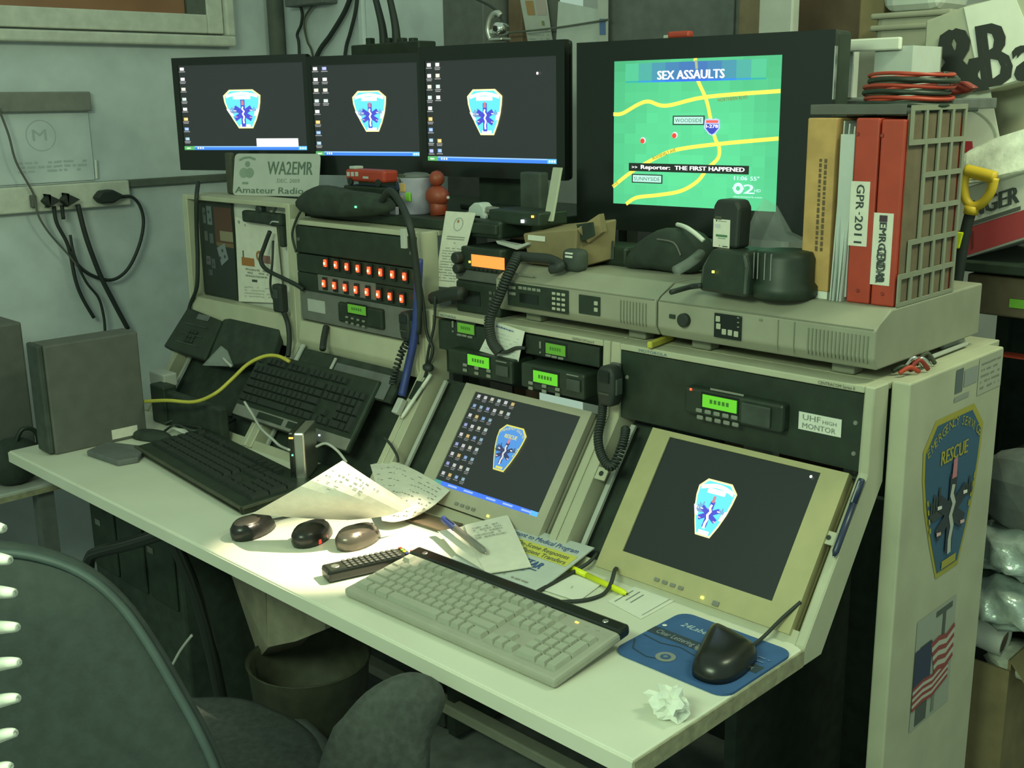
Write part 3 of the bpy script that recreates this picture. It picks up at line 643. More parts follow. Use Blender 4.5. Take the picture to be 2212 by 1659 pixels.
def q4(fr, px0, py0, px1, py1, off=0): a, b = fr.uv(px0, py0, off); c, d = fr.uv(px1, py1, off); return a, b, c, d
# bay C panel
pc = MB().box(-.4995, -.0185, .002, .008, .9725, 1.0985).build('rack_panel', 'black', bayC)
for x, z in ((-.03, 1.05), (-.03, 1.0), (-.485, 1.05)): MB().lathe(Fr((x, .002, z), (1, 0, 0), (0, 0, -1)), [(.004, 0), (.003, .002)], 10).build('screw', 'grey', pc)
FC = Fr((0, .002, 0), (1, 0, 0), (0, 0, -1))
w1 = .020
u0, v0, u1, v1 = *FC.uv(1500, 838, w1), *FC.uv(1690, 930, w1)
dq = q4(FC, 1519, 851, 1592, 883, w1)
bt = []
for r in range(2):
    for c_ in range(5): a, b = FC.uv(1505+19*c_+2*r, 880+3.9*c_+15*r, w1); bt.append((a, b, .013, .0075))
radio('wide black radio with a red light and ten buttons in the labelled panel', FC, FC.uv(1478, 828, w1)[0], v0, u1, v1+.006, w1, (dq[0], dq[1], dq[2], dq[1]+.022), 'lcd', bt, led=[(*FC.uv(1491, 838, w1), 'led_red')], speaker=(*FC.uv(1604, 868, w1), FC.uv(1665, 930, w1)[0], FC.uv(1665, 930, w1)[1]-.003), bar=(*FC.uv(1535, 838, w1), FC.uv(1607, 850, w1)[0], FC.uv(1535, 842, w1)[1]))
a, b = FC.uv(1727, 888), FC.uv(1817, 945)
lb = thing('paper_label', 'white paper label reading UHF high monitor on the black panel', 'label', FC.p((a[0]+b[0])/2, b[1], 0))
MB().fbox(FC, a[0], b[0], a[1], b[1], .0005, .0014).build('card', 'white', lb)
f = Flat(FC.p(a[0], a[1], .0014), FC.p(b[0], a[1], .0014), FC.p(b[0], b[1], .0014), FC.p(a[0], b[1], .0014)); GT = (.20, .22, .19)
f.text('UHF', .10, .42, .32, GT, w=.42); f.text('HIGH', .57, .44, .20, GT, w=.32); f.text('MONTOR', .10, .88, .30, GT, w=.78); f.build('lettering', 'print', lb)
# bay B: upper pair, lower pair, paper slip
FB = Fr((0, .004, 0), (1, 0, 0), (0, 0, -1)); w0 = .006
def small(label, q, dpx, bpx, lpx):
    u0, v0, u1, v1 = q4(FB, *q, w0); d = q4(FB, *dpx, w0); d = (d[0], d[1], d[2], d[1]+.0205)
    bt = [(FB.uv(x, y, w0)[0]-.007, FB.uv(x, y, w0)[1]-.0025, .014, .005) for x, y in bpx]
    a, b = FB.uv(*lpx, w0); bt += [(a, b, .004, .014), (a, b+.02, .004, .004)]
    return radio(label, FB, u0, v0, u1, v1, w0, d, 'lcd_dim', bt)
small('black radio with a dim green display under the maker strip, beside the coiled cord', (946, 690, 1052, 775), (989, 696, 1025, 716), [(994, 723), (1005, 725), (1017, 728)], (978, 693))
small('black radio with a dim green display to the far side of the paper slip', (1134, 722, 1294, 795), (1180, 740, 1222, 762), [(1186, 768), (1199, 771), (1213, 774)], (1167, 737))
w2 = .035
def low(label, q, dpx, cols, row0):
    u0, v0, u1, v1 = q4(FB, *q, w2); d = q4(FB, *dpx, w2); d = (d[0], d[1], d[2], d[1]+.0225); bt = []
    for x, y in cols:
        for k in range(2): a, b = FB.uv(x, y+11*k, w2); bt.append((a-.006, b-.0035, .012, .007))
    return radio(label, FB, u0, v0, u1, v1, w2, d, 'lcd', bt, speaker=(u1-.042, v0+.012, u1-.008, v1-.014), bar=(u1-.044, v0+.004, u1-.014, v0+.006))
low('black radio with a bright green display jutting out below the paper slip', (966, 752, 1106, 832), (1011, 764, 1057, 786), [(1006, 788), (1031, 795), (1057, 801)], 0)
low('black radio with a bright green display jutting out beside the hand microphone', (1124, 782, 1262, 866), (1153, 799, 1205, 824), [(1148, 827), (1177, 834), (1206, 841)], 0)
sl = thing('paper_slip', 'white paper slip with faint writing tucked between the console radios', 'paper', FB.p(*FB.uv(1090, 775), .01))
g = [[FB.p(*FB.uv(1068, 694, .012), .012), FB.p(*FB.uv(1134, 716, .012), .012)], [FB.p(*FB.uv(1036, 758, .016), .016), FB.p(*FB.uv(1120, 782, .016), .016)]]
MB().sheet(g, .0006, 3).build('sheet', 'white', sl); f = Flat(g[0][0], g[0][1], g[1][1], g[1][0], .0009); scribble(f, .12, .05, .7, .18, 1, (.12, .16, .3), .05, 1); scribble(f, .1, .25, .9, .9, 6, (.45, .48, .5), .02, .6); f.build('writing', 'print', sl)
# bay A: black units, lamp rows, grey panel with a radio
FA = Fr((0, .003, 0), (1, 0, 0), (0, 0, -1))
x0, x1 = BX['A'][0]+.026, BX['A'][1]-.02
ub = thing('rack_unit', 'plain black rack unit at the top of the tall bay', 'rack unit', ((x0+x1)/2, .02, 1.19)); MB().box(x0, x1, -.004, .035, 1.198, 1.262, .003).build('front', 'black', ub)
for x in (x0+.012, x1-.012): MB().lathe(Fr((x, -.004, 1.23), (1, 0, 0), (0, 0, -1)), [(.005, 0), (.004, .002)], 10).build('screw', 'grey_mid', ub)
def lamps(label, z0, z1, m_, pa, pb, plate):
    t = thing('lamp_strip', label, 'lamp strip', ((x0+x1)/2, .0, z0), 'red lamp strips')
    MB().box(x0, x1, -.005, .035, z0, z1, .002).build('front', m_, t)
    f = Fr((0, -.005, 0), (1, 0, 0), (0, 0, -1)); A, B = f.uv(*pa), f.uv(*pb)
    if plate: MB().fbox(f, A[0]-.03, A[0]+(B[0]-A[0])*.66, A[1]-.02, A[1]+.018, .0, .002).build('overlay_plate', 'greymetal', t)
    for i in range(8):
        u = A[0]+(B[0]-A[0])*i/7; v = A[1]+(B[1]-A[1])*i/7
        MB().fbox(f, u-.008, u+.008, v-.016, v+.014, .002, .006, .001).build('switch', 'black_gloss', t)
        l = MB().fbox(f, u-.0048, u+.0048, v-.010, v+.007, .006, .010, .002).build('lamp', 'led_red', t, label='red lamp'); MB().fbox(f, u-.0022, u+.0022, v-.004, v+.002, .010, .0115, .001).build('filament', 'led_hot', l)
    return t
lamps('black strip with the upper row of eight red lamps', 1.152, 1.196, 'black', (708, 569), (879, 598), False)
lamps('grey-plated strip with the lower row of eight red lamps', 1.108, 1.151, 'black', (705, 613), (873, 646), True)
gp = thing('grey_rack_panel', 'grey rack panel with a small radio under the red lamps', 'rack panel', ((x0+x1)/2, 0, 1.03)); MB().box(x0, x1, .0, .03, 1.034, 1.107, .002).build('plate', 'greymetal', gp)
f = FA; a, b = FA.uv(667, 644), FA.uv(706, 683); MB().fbox(FA, a[0], b[0], a[1], b[1]-.006, .003, .0042).build('blank_label', 'lightgrey', gp)
d = q4(FA, 752, 656, 791, 676, .012); q = q4(FA, 728, 652, 826, 714, .012)
bt = [(FA.uv(748+12*c_, 682+3*c_+11*r, .012)[0], FA.uv(748+12*c_, 682+3*c_+11*r, .012)[1], .009, .005) for r in range(2) for c_ in range(4)]
radio('small black radio with a green display in the grey panel under the red lamps', FA, *q, .012, (d[0], d[1], d[2], d[1]+.02), 'lcd_dim', bt)

# hand microphones and their cords
def helix(path, r, turns, wire, n=5, per=9):
    P = smooth([V(p) for p in path], 8); out = []; N = turns*per; up = None
    for k in range(N+1):
        s = k/N*(len(P)-1); i = min(int(s), len(P)-2); p = P[i].lerp(P[i+1], s-i); t = (P[i+1]-P[i]).normalized()
        up = t.orthogonal().normalized() if up is None else (up-t*up.dot(t)).normalized(); a = 2*math.pi*k/per
        out.append(p+(up*math.cos(a)+t.cross(up)*math.sin(a))*r)
    return MB().tube(out, wire, n, 0)
def handmic(label, f, u, v, cordpts, turns, w=.036, h=.062, badge=True):
    t = thing('hand_microphone', label, 'microphone', f.p(u, v+h/2, .02), 'hand microphones hung on the console')
    MB().prism([f.p(u+a*w, v+b*h, .006) for a, b in ((-.3, -.5), (.3, -.5), (.5, -.3), (.5, .15), (.36, .5), (-.36, .5), (-.5, .15), (-.5, -.3))], f.n*.03, .006, 2).build('body', 'rubber', t, True)
    MB().fbox(f, u-.012, u+.012, v-.4*h, v-.1*h, .036, .039, .002).build('grille', 'black_gloss', t)
    if badge: MB().fbox(f, u-.013, u+.011, v+.16*h, v+.2*h, .036, .0375).build('trim_line', 'brown_green', t)
    MB().fbox(f, u+w*.42, u+w*.56, v-.2*h, v+.2*h, .012, .03, .002).build('talk_key', 'dark', t)
    MB().fbox(f, u-.01, u+.01, v-.52*h, v-.3*h, 0, .007, .001).build('hanger', 'grey_mid', t)
    helix(cordpts, .0065, turns, .0028).build('coiled_cord', 'rubber', t, True)
    return t
fM = Fr((0, -.004, 0), (1, 0, 0), (0, 0, -1)); u, v = fM.uv(1318, 832, .02)
S0 = lambda px, py, off: atp(px, py, SP+SN*off, SN)
handmic('black hand microphone hanging between the two tilted screens', fM, u, v, [fM.p(u-.016, v+.03, .02), S0(1300, 900, .03), S0(1292, 945, .035), S0(1300, 985, .03), S0(1322, 1008, .025), S0(1345, 960, .02), S0(1352, 925, .02)], 46, .042, .075)
u, v = fM.uv(876, 703, .03)
handmic('black hand microphone hanging beside the blue strap', fM, u, v, [fM.p(u, v+.03, .02), at(868, 760, 1, -.05), at(855, 800, 1, -.06), at(848, 830, 1, -.07)], 14, .034, .062)


# ================================================================ beige base stations
YS = .015
def station(label, x0, x1, kind):
    t = thing('base_station', label, 'base station', ((x0+x1)/2, .2, 1.112), 'beige base stations on the console')
    bd = MB(); P = [(YS+.012, 1.132), (YS, 1.15), (YS, 1.196), (YS+.012, 1.203), (YS+.05, 1.2225), (.402, 1.2225), (.402, 1.132)]
    bd.prism([V((x0, y, z)) for y, z in P], (x1-x0, 0, 0), .003, 2).build('case', 'station', t)
    f = Fr((x0, YS-.0005, 1.2225), (1, 0, 0), (0, 0, -1)); W = x1-x0
    MB().fbox(f, .004, W-.004, .0245, .0262, -.001, .0008).build('seam', 'station_dark', t)
    for x in (x0+.05, x1-.09):
        for y in (.05, .34): MB().box(x, x+.04, y, y+.03, 1.1125, 1.132, .003).build('foot', 'station_dark', t)
    if kind == 'R':
        m = MB()
        for k in range(16): m.fbox(f, W-.115+k*.0068, W-.1125+k*.0068, .036, .078, -.001, .0010)
        m.build('vent_slots', 'station_dark', t)
        for u in (.115, .185): MB().fbox(f, W*.62-u*.0+(u-.115)*.0, W*.62+.0012, .03, .075, 0, .0008)
        MB().fbox(f, .245, .2465, .030, .082, 0, .0008).build('panel_line', 'station_dark', t); MB().fbox(f, .275, .2765, .030, .082, 0, .0008).build('panel_line', 'station_dark', t)
        a, b = f.uv(1447, 678), f.uv(1459, 690); MB().fbox(f, a[0], b[0], a[1], b[1]-.001, 0, .003, .0008).build('mic_socket', 'black', t)
        a = f.uv(1480, 691); MB().lathe(f.sub(*a), [(.012, 0), (.012, .008), (.010, .010)], 20).build('volume_knob', 'rubber', t)
        a, b = f.uv(1545, 675), f.uv(1602, 728); cp = MB().fbox(f, a[0], b[0], a[1], a[1]+.042, 0, .003, .001).build('control_panel', 'black_gloss', t)
        for px, py in ((1554, 688), (1555, 704), (1567, 716), (1580, 718), (1593, 721)):
            q = f.uv(px, py); MB().fbox(f, q[0]-.0045, q[0]+.0045, q[1]-.005, q[1]+.005, .003, .0055, .002).build('button', 'button_tan', cp)
        m = MB(); 
        for py in (684, 694, 704): q = f.uv(1597, py+2); m.fbox(f, q[0]-.002, q[0]+.002, q[1]-.001, q[1]+.001, .003, .0038)
        m.build('legend', 'button', cp)
        q = f.uv(1640, 689); MB().fbox(f, q[0], q[0]+.006, q[1], q[1]+.003, 0, .001).build('lock', 'station_dark', t)
    else:
        m = MB()
        a, b = f.uv(1340, 640), f.uv(1394, 690)
        for k in range(9): u = a[0]+(b[0]-a[0])*k/8; m.fbox(f, u, u+.002, .034, .076, -.001, .0010)
        m.build('vent_slots', 'station_dark', t)
        a, b = f.uv(1098, 613), f.uv(1229, 672); cp = MB().fbox(f, a[0], b[0], .030, .076, 0, .003, .001).build('control_panel', 'black', t)
        for r in range(4):
            for c_ in range(3): u = b[0]-.040+.0125*c_; v = .036+.0098*r; MB().fbox(f, u, u+.009, v, v+.0055, .003, .0055, .0012).build('button', 'button_tan', cp)
        for c_ in range(5): u = a[0]+.032+.0125*c_; MB().fbox(f, u, u+.010, .034, .040, .003, .005, .001).build('button', 'button', cp)
        for r in range(2): MB().fbox(f, a[0]+.006, a[0]+.024, .036+.012*r, .042+.012*r, .003, .005, .001).build('button', 'button', cp)
        MB().fbox(f, a[0]+.035, a[0]+.085, .048, .066, .003, .0042).build('dark_window', 'black_gloss', cp)
        a, b = f.uv(1252, 633), f.uv(1297, 683); cp = MB().fbox(f, a[0], b[0], .034, .070, 0, .003, .001).build('control_panel', 'black', t)
        for r in range(2): MB().fbox(f, b[0]-.012, b[0]-.003, .042+.012*r, .050+.012*r, .003, .0055, .0015).build('button', 'button_tan', cp)
        MB().fbox(f, .02, .10, .012, .0145, -.009, -.006).build('emblem_line', 'station_dark', t)
    return t
station('beige base station with a keypad panel, next to the orange-lit radio', -.838, -.432, 'L')
station('beige base station with a round knob, carrying the red binders', -.428, -.013, 'R')
ZT = 1.2228
# yellow flag stub under the station
a, b = at(1405, 752, 2, 1.1135), at(1450, 735, 2, 1.1135)
one('yellow_tab', MB().prism([a+V((-.004, -.006, 0)), a+V((.006, -.004, 0)), b+V((.004, .004, 0)), b+V((-.006, .002, 0))], (0, 0, .012), .002), 'yellow_cord', 'yellow plastic tab poking out under the base stations', 'tab')

# ================================================================ binders and file holder on the station
def book(name, label, cat, x0, x1, ztop, y0, depth, m, group=None):
    t = thing(name, label, cat, ((x0+x1)/2, y0+depth/2, ZT), group); return t
ybk = .080
def Y(px, py, y=ybk): return at(px, py, 1, y)
# kraft folder
a, b = Y(1733, 255), Y(1787, 300); zt = a.z; xk0, xk1 = Y(1727, 640).x, Y(1786, 655).x
t = book('document_folder', 'upright tan kraft folder with printed lines and a white foot, beside the loose sheets', 'folder', xk0, xk1, zt, ybk, .22, 'kraft')
MB().box(xk0, xk1, ybk, ybk+.22, ZT+.012, zt, .002).build('cover', 'kraft', t); MB().box(xk0+.001, xk1-.001, ybk+.001, ybk+.219, ZT, ZT+.012).build('pages', 'white', t)
f = Flat(V((xk0, ybk, zt)), V((xk1, ybk, zt)), V((xk1, ybk, ZT)), V((xk0, ybk, ZT)))
rr = random.Random(3)
for u in (.48, .66):
    v = .22
    while v < .72: l = rr.uniform(.012, .03); f.rect(u, v, u+.09, v+l, (.12, .08, .04)); v += l+.008
f.build('print_lines', 'print', t)
# loose white sheets
x0, x1 = Y(1792, 655).x, Y(1822, 660).x
t = thing('loose_sheets', 'bundle of loose white sheets standing between the kraft folder and the red binder', 'papers', ((x0+x1)/2, ybk+.1, ZT))
zt2 = Y(1800, 262).z
for k in range(4):
    xa = x0+(x1-x0)*(k+.2)/4; m = MB().prism([V((xa, ybk-.004-.004*(k % 2), ZT)), V((xa+.0022, ybk-.004, ZT)), V((xa+.0022+.006*(k-1.5)/2, ybk+.02, zt2-.004*k)), V((xa+.006*(k-1.5)/2, ybk+.02, zt2-.004*k))], (0, .2, 0)); m.build('sheet', 'box_white', t)
MB().box(x0, x1, ybk+.006, ybk+.2, ZT+.006, zt2-.02, .001).build('sheet_stack', 'box_white', t)
def binder(px0, px1, pyb, pyt, label, txt, lt, bd=.20):
    x0, x1 = Y(px0, pyb).x, Y(px1, pyb+4).x; zt = Y((px0+px1)/2+12, pyt).z
    t = thing('ring_binder', label, 'binder', ((x0+x1)/2, ybk+.13, ZT), 'red binders on the base station')
    MB().box(x0, x1, ybk, ybk+.008, ZT, zt, .003).build('spine', 'red', t)
    MB().box(x0, x0+.003, ybk+.0085, ybk+bd, ZT, zt).build('cover', 'red', t); MB().box(x1-.003, x1, ybk+.0085, ybk+bd, ZT, zt).build('cover', 'red', t); MB().box(x0+.004, x1-.004, ybk+.0095, ybk+bd-.01, ZT+.006, zt-.01).build('pages', 'white', t)
    for py in lt[4:]: p = Y((px0+px1)/2+2, py); MB().lathe(Fr((p.x, ybk, p.z), (1, 0, 0), (0, 0, -1)), [(.0035, 0), (.0025, .0015)], 10).build('rivet', 'red_dark', t)
    a, b = Y(lt[0], lt[1]), Y(lt[2], lt[3]); MB().box(a.x, b.x, ybk-.001, ybk, b.z, a.z).build('spine_label', 'paper', t)
    f = Flat(V((a.x, ybk-.001, a.z)), V((a.x, ybk-.001, b.z)), V((b.x, ybk-.001, b.z)), V((b.x, ybk-.001, a.z)))
    return t, f, a, b
def vflat(a, b):   # text reading downwards: u runs down the spine, v runs from right to left
    return Flat(V((b.x, ybk-.0012, a.z)), V((b.x, ybk-.0012, b.z)), V((a.x, ybk-.0012, b.z)), V((a.x, ybk-.0012, a.z)))
INK = (.04, .05, .05)
t, f, a, b = binder(1826, 1876, 662, 255, 'red ring binder with the label GPR 2011 on its spine', '', (1840, 391, 1872, 533, 290, 628)); f = vflat(a, b)
f.text('GPR', .05, .68, .42, INK, w=.38, bold=.03); f.rect(.47, .45, .51, .50, INK); f.text('2011', .53, .68, .42, INK, w=.42, bold=.03); f.build('lettering', 'print', t)
t, f, a, b = binder(1879, 1929, 664, 258, 'red ring binder with a scrawled EMRG label on its spine', '', (1889, 459, 1921, 618, 293, 635)); f = vflat(a, b)
f.rect(.03, .30, .12, .70, (.06, .03, .05)).up(); f.text('EMRG', .13, .66, .36, INK, w=.38, bold=.05); f.text('CENDAR', .48, .70, .46, INK, w=.48, bold=.07); f.disc(.6, .5, .22, INK, 16, inner=.85); f.disc(.7, .5, .2, INK, 16, inner=.8); f.disc(.9, .5, .2, INK, 12, inner=.5); f.build('lettering', 'print', t)
# tan plastic file holder standing on the station: side with a grid of openings
xh = -.0135
fh = Fr((xh, .078, 1.60), (0, 1, 0), (0, 0, -1))
t = thing('file_holder', 'tan plastic magazine file with a grid of slots, behind the red binders', 'file holder', (xh-.02, .24, ZT))
def H_(px, py): return fh.uv(px, py)
uR0 = H_(2088, 225); uB = H_(2065, 600); ZF = ZT; zT = fh.O.z-H_(2060, 222)[1]; zB = ZT
U1 = (uR0[0]+uB[0])/2; vT = (H_(1972, 226)[1]+uR0[1])/2; vB = fh.O.z-ZT; rows = 6; vs = [vT+(vB-vT)*k/rows for k in range(rows+1)]
left = [H_(1968, 300)[0], H_(1968, 300)[0]+.05, H_(1968, 300)[0]+.05, H_(1968, 300)[0]+.05, H_(1968, 300)[0]+.02, 0.004]
m = MB(); B = .008
for r in range(rows):
    l = max(.004, left[r]); n = max(3, round((U1-l)/.044)); v0, v1 = vs[r], vs[r+1]
    lt = min(l, left[r-1] if r else l)
    m.fbox(fh, max(.004, lt), U1, v0, v0+B, -.003, 0)
    for c_ in range(n+1): u = l+(U1-l-B)*c_/n; m.fbox(fh, u, u+B, v0+B+.0001, v1-.0001, -.003, 0)
m.fbox(fh, .004, U1, vB, vB-.006, -.0031, .0001)
m.build('slotted_side', 'file_tan', t)
one('added_shade_sheet', MB().fbox(fh, .012, U1-.012, vT+.012, vB-.0005, -.0085, -.0045, .001), 'cardboard_dark', 'added dark brown sheet standing in for shade between the slotted file side and the red binder', 'folder')  # added sheet, its dark brown stands in for the shaded binder cover
m = MB(); m.fbox(fh, U1-.004, U1, vT, vB-.007, -.085, -.0031); m.build('shell', 'file_tan', t)

# tray, coil of wires and white box on top of the binders
zS = max(Y(1830, 250).z, 1.568); zTr = max(Y(1830, 250).z, Y(1760, 256).z)+.001
tr = thing('wire_tray', 'thin dark tray laid across binders and file holder', 'tray', (-.09, .25, zTr))
xa, xb = at(1772, 235, 2, zTr).x, at(2085, 222, 2, zTr).x
pts = [at(1775, 246, 2, zTr), at(1985, 236, 2, zTr)]
MB().box(-.19, -.028, .10, .36, zTr+.0005, zTr+.008, .002).build('plate', 'dark', tr); MB().box(-.19, -.028, .098, .0995, zTr+.0005, zTr+.016, .001).build('rim', 'grey_mid', tr); MB().box(-.1925, -.1905, .1, .36, zTr+.0005, zTr+.016, .001).build('rim', 'grey_mid', tr)
zc = zTr+.0085
def loop(px0, px1, py, z, k, m_, r, lab):
    a, b = at(px0, py, 2, z), at(px1, py, 2, z)
    return a, b
cw = [('black', .0042), ('red', .0032), ('black', .0042), ('red', .0032), ('black', .0045), ('red', .003)]
cc = at(1930, 208, 2, zc+.02)
for k, (m_, r) in enumerate(cw):
    z = zc+.006+.0092*k; cx, cy = -.098+.004*math.sin(k*2), .235+.004*k; rx, ry = .070-.002*(k % 3), .115
    P = [V((cx+rx*math.cos(t_)*math.cos(.5)-ry*math.sin(t_)*math.sin(.5), cy+rx*math.cos(t_)*math.sin(.5)+ry*math.sin(t_)*math.cos(.5), z+.0025*math.sin(2*t_))) for t_ in [2*math.pi*i/12 for i in range(12)]]
    one('wire_coil', MB().tube(P, r, 6, 4, True), m_, f"{('lowest', 'lowest', 'middle', 'middle', 'topmost', 'topmost')[k]} {'red' if m_ == 'red' else 'black'} turn of coiled wire on the tray over the binders", 'wire', f"{'red' if m_ == 'red' else 'black'} turns of wire", sm=True)
q = at(2062, 196, 1, .30)
t = thing('cable_clamp', 'red and black battery clamp with bright metal jaws on the coiled wire', 'clamp', q)
MB().prism([q+V(p) for p in ((-.02, 0, -.008), (.02, 0, -.004), (.034, 0, .004), (.014, 0, .015), (-.012, 0, .014))], (0, .02, 0), .004, 2).build('grip', 'red_dark', t); MB().prism([q+V(p) for p in ((-.022, 0, .0), (-.034, 0, .008), (-.022, 0, .034), (-.008, 0, .012))], (0, .018, 0), .003, 1).build('jaw', 'black', t)
MB().box(q.x-.03, q.x-.008, q.y-.003, q.y, q.z+.006, q.z+.018, .001).build('spring', 'chrome', t)
# open white box behind
YW = .50
def W_(px, py, y=YW): return at(px, py, 1, y)
a, b = W_(1788, 95), W_(1966, 185)
t = thing('open_box', 'white shallow box standing open above the red and black coils', 'box', ((a.x+b.x)/2, YW+.06, b.z))
zt, zb, x0, x1 = a.z-.01, b.z-.02, a.x, b.x
MB().box(x0-.01, x1-.02, YW-.012, YW+.0, W_(1850, 112).z, W_(1850, 85).z, .003).build('front_flap', 'white', t)
MB().box(x0, x0+.055, YW+.001, YW+.006, zb, zt).build('wall', 'box_white', t); MB().box(x1-.075, x1, YW+.001, YW+.006, zb, zt).build('wall', 'box_white', t)
MB().box(x0, x1, YW+.12, YW+.125, zb, zt).build('back', 'grey', t); MB().box(x0, x1, YW+.006, YW+.12, zb-.004, zb).build('bottom', 'box_white', t); MB().box(x0, x0+.004, YW+.006, YW+.12, zb, zt).build('side', 'box_white', t); MB().box(x1-.004, x1, YW+.006, YW+.12, zb, zt).build('side', 'box_white', t)
sp = thing('storage_rack', 'grey steel rack behind the console holding boxes', 'rack', (.05, .75, 0))
MB().box(-.36, -.12, .47, .66, zb-.024, zb-.0045, .002).build('shelf', 'slate', sp)
for x, y in ((-.36, .60), (-.24, .60)): MB().box(x, x+.025, y, y+.025, 0, zb-.024).build('post', 'slate', sp)

# ================================================================ objects on the stations
# handheld radio in its charger
q = at(1570, 640, 2, ZT); fq = Fr((q.x, q.y, ZT), V((1, -.10, 0)), (0, 0, -1)); fq.n = V((-.1, -1, 0)).normalized()
t = thing('desk_charger', 'black charger cup holding the handheld radio', 'charger', (q.x, q.y, ZT))
hw = .043
m = MB().prism([fq.p(-.062, -.002, 0), fq.p(.040, -.002, 0), fq.p(.036, -.050, -.01), fq.p(.026, -.075, -.012), fq.p(-.045, -.075, -.012), fq.p(-.058, -.045, 0)], -fq.n*.07, .006, 2); m.build('cup', 'black', t)
MB().fbox(fq, -.032, -.028, -.040, -.036, .0, .002).build('charge_light', 'led_yellow', t)
fh2 = Fr(fq.p(0, 0, -.03), fq.u, (0, 0, -1)); fh2.n = fq.n
h = thing('handheld_radio', 'black handheld radio with a white label standing in the charger cup', 'radio', fh2.p(0, -.02, 0))
zt = -(at(1570, 432, 1, fh2.O.y).z-ZT)
hl, hr = fh2.uv(1537, 560)[0], fh2.uv(1596, 500)[0]; m = MB().prism([fh2.p(hl-.003, -.0755, 0), fh2.p(hr-.003, -.0755, 0), fh2.p(hr, zt+.012, 0), fh2.p(hr-.008, zt, 0), fh2.p(hl+.008, zt, 0), fh2.p(hl, zt+.012, 0)], -fh2.n*.034, .005, 2); m.build('body', 'rubber', h)
a, b = fh2.uv(1540, 472), fh2.uv(1578, 537); MB().fbox(fh2, a[0]+.002, b[0]-.002, a[1], b[1], 0, .0008, .0003).build('battery_label', 'paper', h)
f = Flat(fh2.p(a[0]+.002, a[1], .0009), fh2.p(b[0]-.002, a[1], .0009), fh2.p(b[0]-.002, b[1], .0009), fh2.p(a[0]+.002, b[1], .0009), .0003)
f.disc(.2, .06, .03, BK); scribble(f, .3, .03, .9, .10, 1, GR, .03); f.rect(.12, .18, .42, .3, (.55, .55, .6)); f.rect(.18, .54, .86, .62, (.08, .2, .1)); f.rect(.30, .66, .75, .68, (.08, .2, .1)); f.rect(.6, .93, .9, .96, BK); f.rect(.38, .90, .44, .95, (.5, .2, .1)); f.build('label_print', 'print', h)
MB().fbox(fh2, hl+.006, hl+.02, zt+.028, zt+.034, 0, .001).build('orange_mark', 'brown_green', h)
one('charger_cord', MB().tube([fq.p(-.055, -.012, .002), at(1490, 620, 2, ZT+.006), at(1450, 631, 2, ZT+.005)], .005, 6), 'rubber', 'black cord stub leaving the charger cup', 'cord', sm=True)
# cylinder of a battery charger
q = at(1665, 650, 2, ZT); c = V((q.x-.01, q.y+.055, ZT)); f = Fr(c, (1, 0, 0), (0, 1, 0)); f.n = V((0, 0, 1))
t = thing('round_charger', 'squat black pot with bright metal contacts beside the kraft folder', 'charger', c)
hh = at(1665, 545, 1, c.y-.03).z-ZT
MB().lathe(f, [(.052, 0), (.056, .006), (.056, .02), (.050, .026), (.050, hh-.01), (.045, hh), (.02, hh+.003)], 28).build('body', 'black', t, True)
for k in (-.030, -.022, -.008, .004): MB().box(c.x+k, c.x+k+.0016, c.y-.0515+abs(k)*.12, c.y-.047, ZT+.032, ZT+.075).build('contact', 'silver', t)
q = at(1700, 640, 2, ZT)
one('black_carton', MB().box(c.x+.02, c.x+.075, c.y+.045, c.y+.12, ZT, ZT+.085, .003), 'cardboard_dark', 'dark brown carton between the black pot and the kraft folder', 'carton')
# clear bag behind the charger
P = [at(1600, 545, 1, .20), at(1650, 428, 1, .24), at(1690, 500, 1, .20), at(1735, 520, 1, .2), at(1735, 560, 1, .18), at(1660, 575, 1, .17), at(1600, 590, 1, .18)]
c = sum(P, V())/len(P); m = MB().rings([[c+(p-c)*k+V((0, w_, 0)) for p in P] for k, w_ in ((.3, -.045), (.75, -.035), (1, 0), (.8, .04), (.3, .05))])
one('plastic_bag', m, 'clear', 'clear crinkled plastic bag behind the black pot', 'bag')
for p0, p1 in (((1640, 527), (1690, 527)), ((1690, 505), (1738, 520))): pass
# heap of black pouches
def blob(name, lab, px, py, y, rx, ry, rz, m_='black_matte', cat='pouch', jit=.05):
    c = at(px, py, 1, y); c.z = ZT+rz*.98; return one(name, MB().ball(c, rx, ry, rz, 3, jit*.4), m_, lab, cat, sm=True)
c = at(1450, 560, 1, .17)
t = thing('camera_pouch', 'black zip pouch slumped in front of the television', 'pouch', (c.x, .19, ZT))
O = [at(1353, 580, 1, .17), at(1385, 520, 1, .17), at(1440, 492, 1, .17), at(1500, 505, 1, .17), at(1525, 550, 1, .17), at(1500, 590, 1, .17), at(1420, 598, 1, .17)]
O = [V((p.x, .17, max(p.z, ZT+.001))) for p in O]; cc = sum(O, V())/len(O)
MB().rings([[cc+(p-cc)*k+V((0, w_, 0)) for p in smooth(O, 3, True)] for k, w_ in ((.55, -.03), (.9, -.02), (1, 0), (.9, .04), (.5, .05))]).build('body', 'black_matte', t, True)
MB().tube([p+V((0, -.032, .0)) for p in (cc+(O[2]-cc)*.6, cc+(O[3]-cc)*.6, cc+(O[4]-cc)*.6)], .002, 5).build('zip', 'grey_mid', t)
one('white_cable', MB().tube([at(1463, 492, 1, .19)+V((0, 0, .006)), at(1480, 497, 1, .16)+V((0, 0, .006)), at(1500, 510, 1, .15)+V((0, 0, .006)), at(1520, 520, 1, .15)], .0045, 6), 'white', 'short white cable lying over the black zip pouch', 'cable', sm=True)
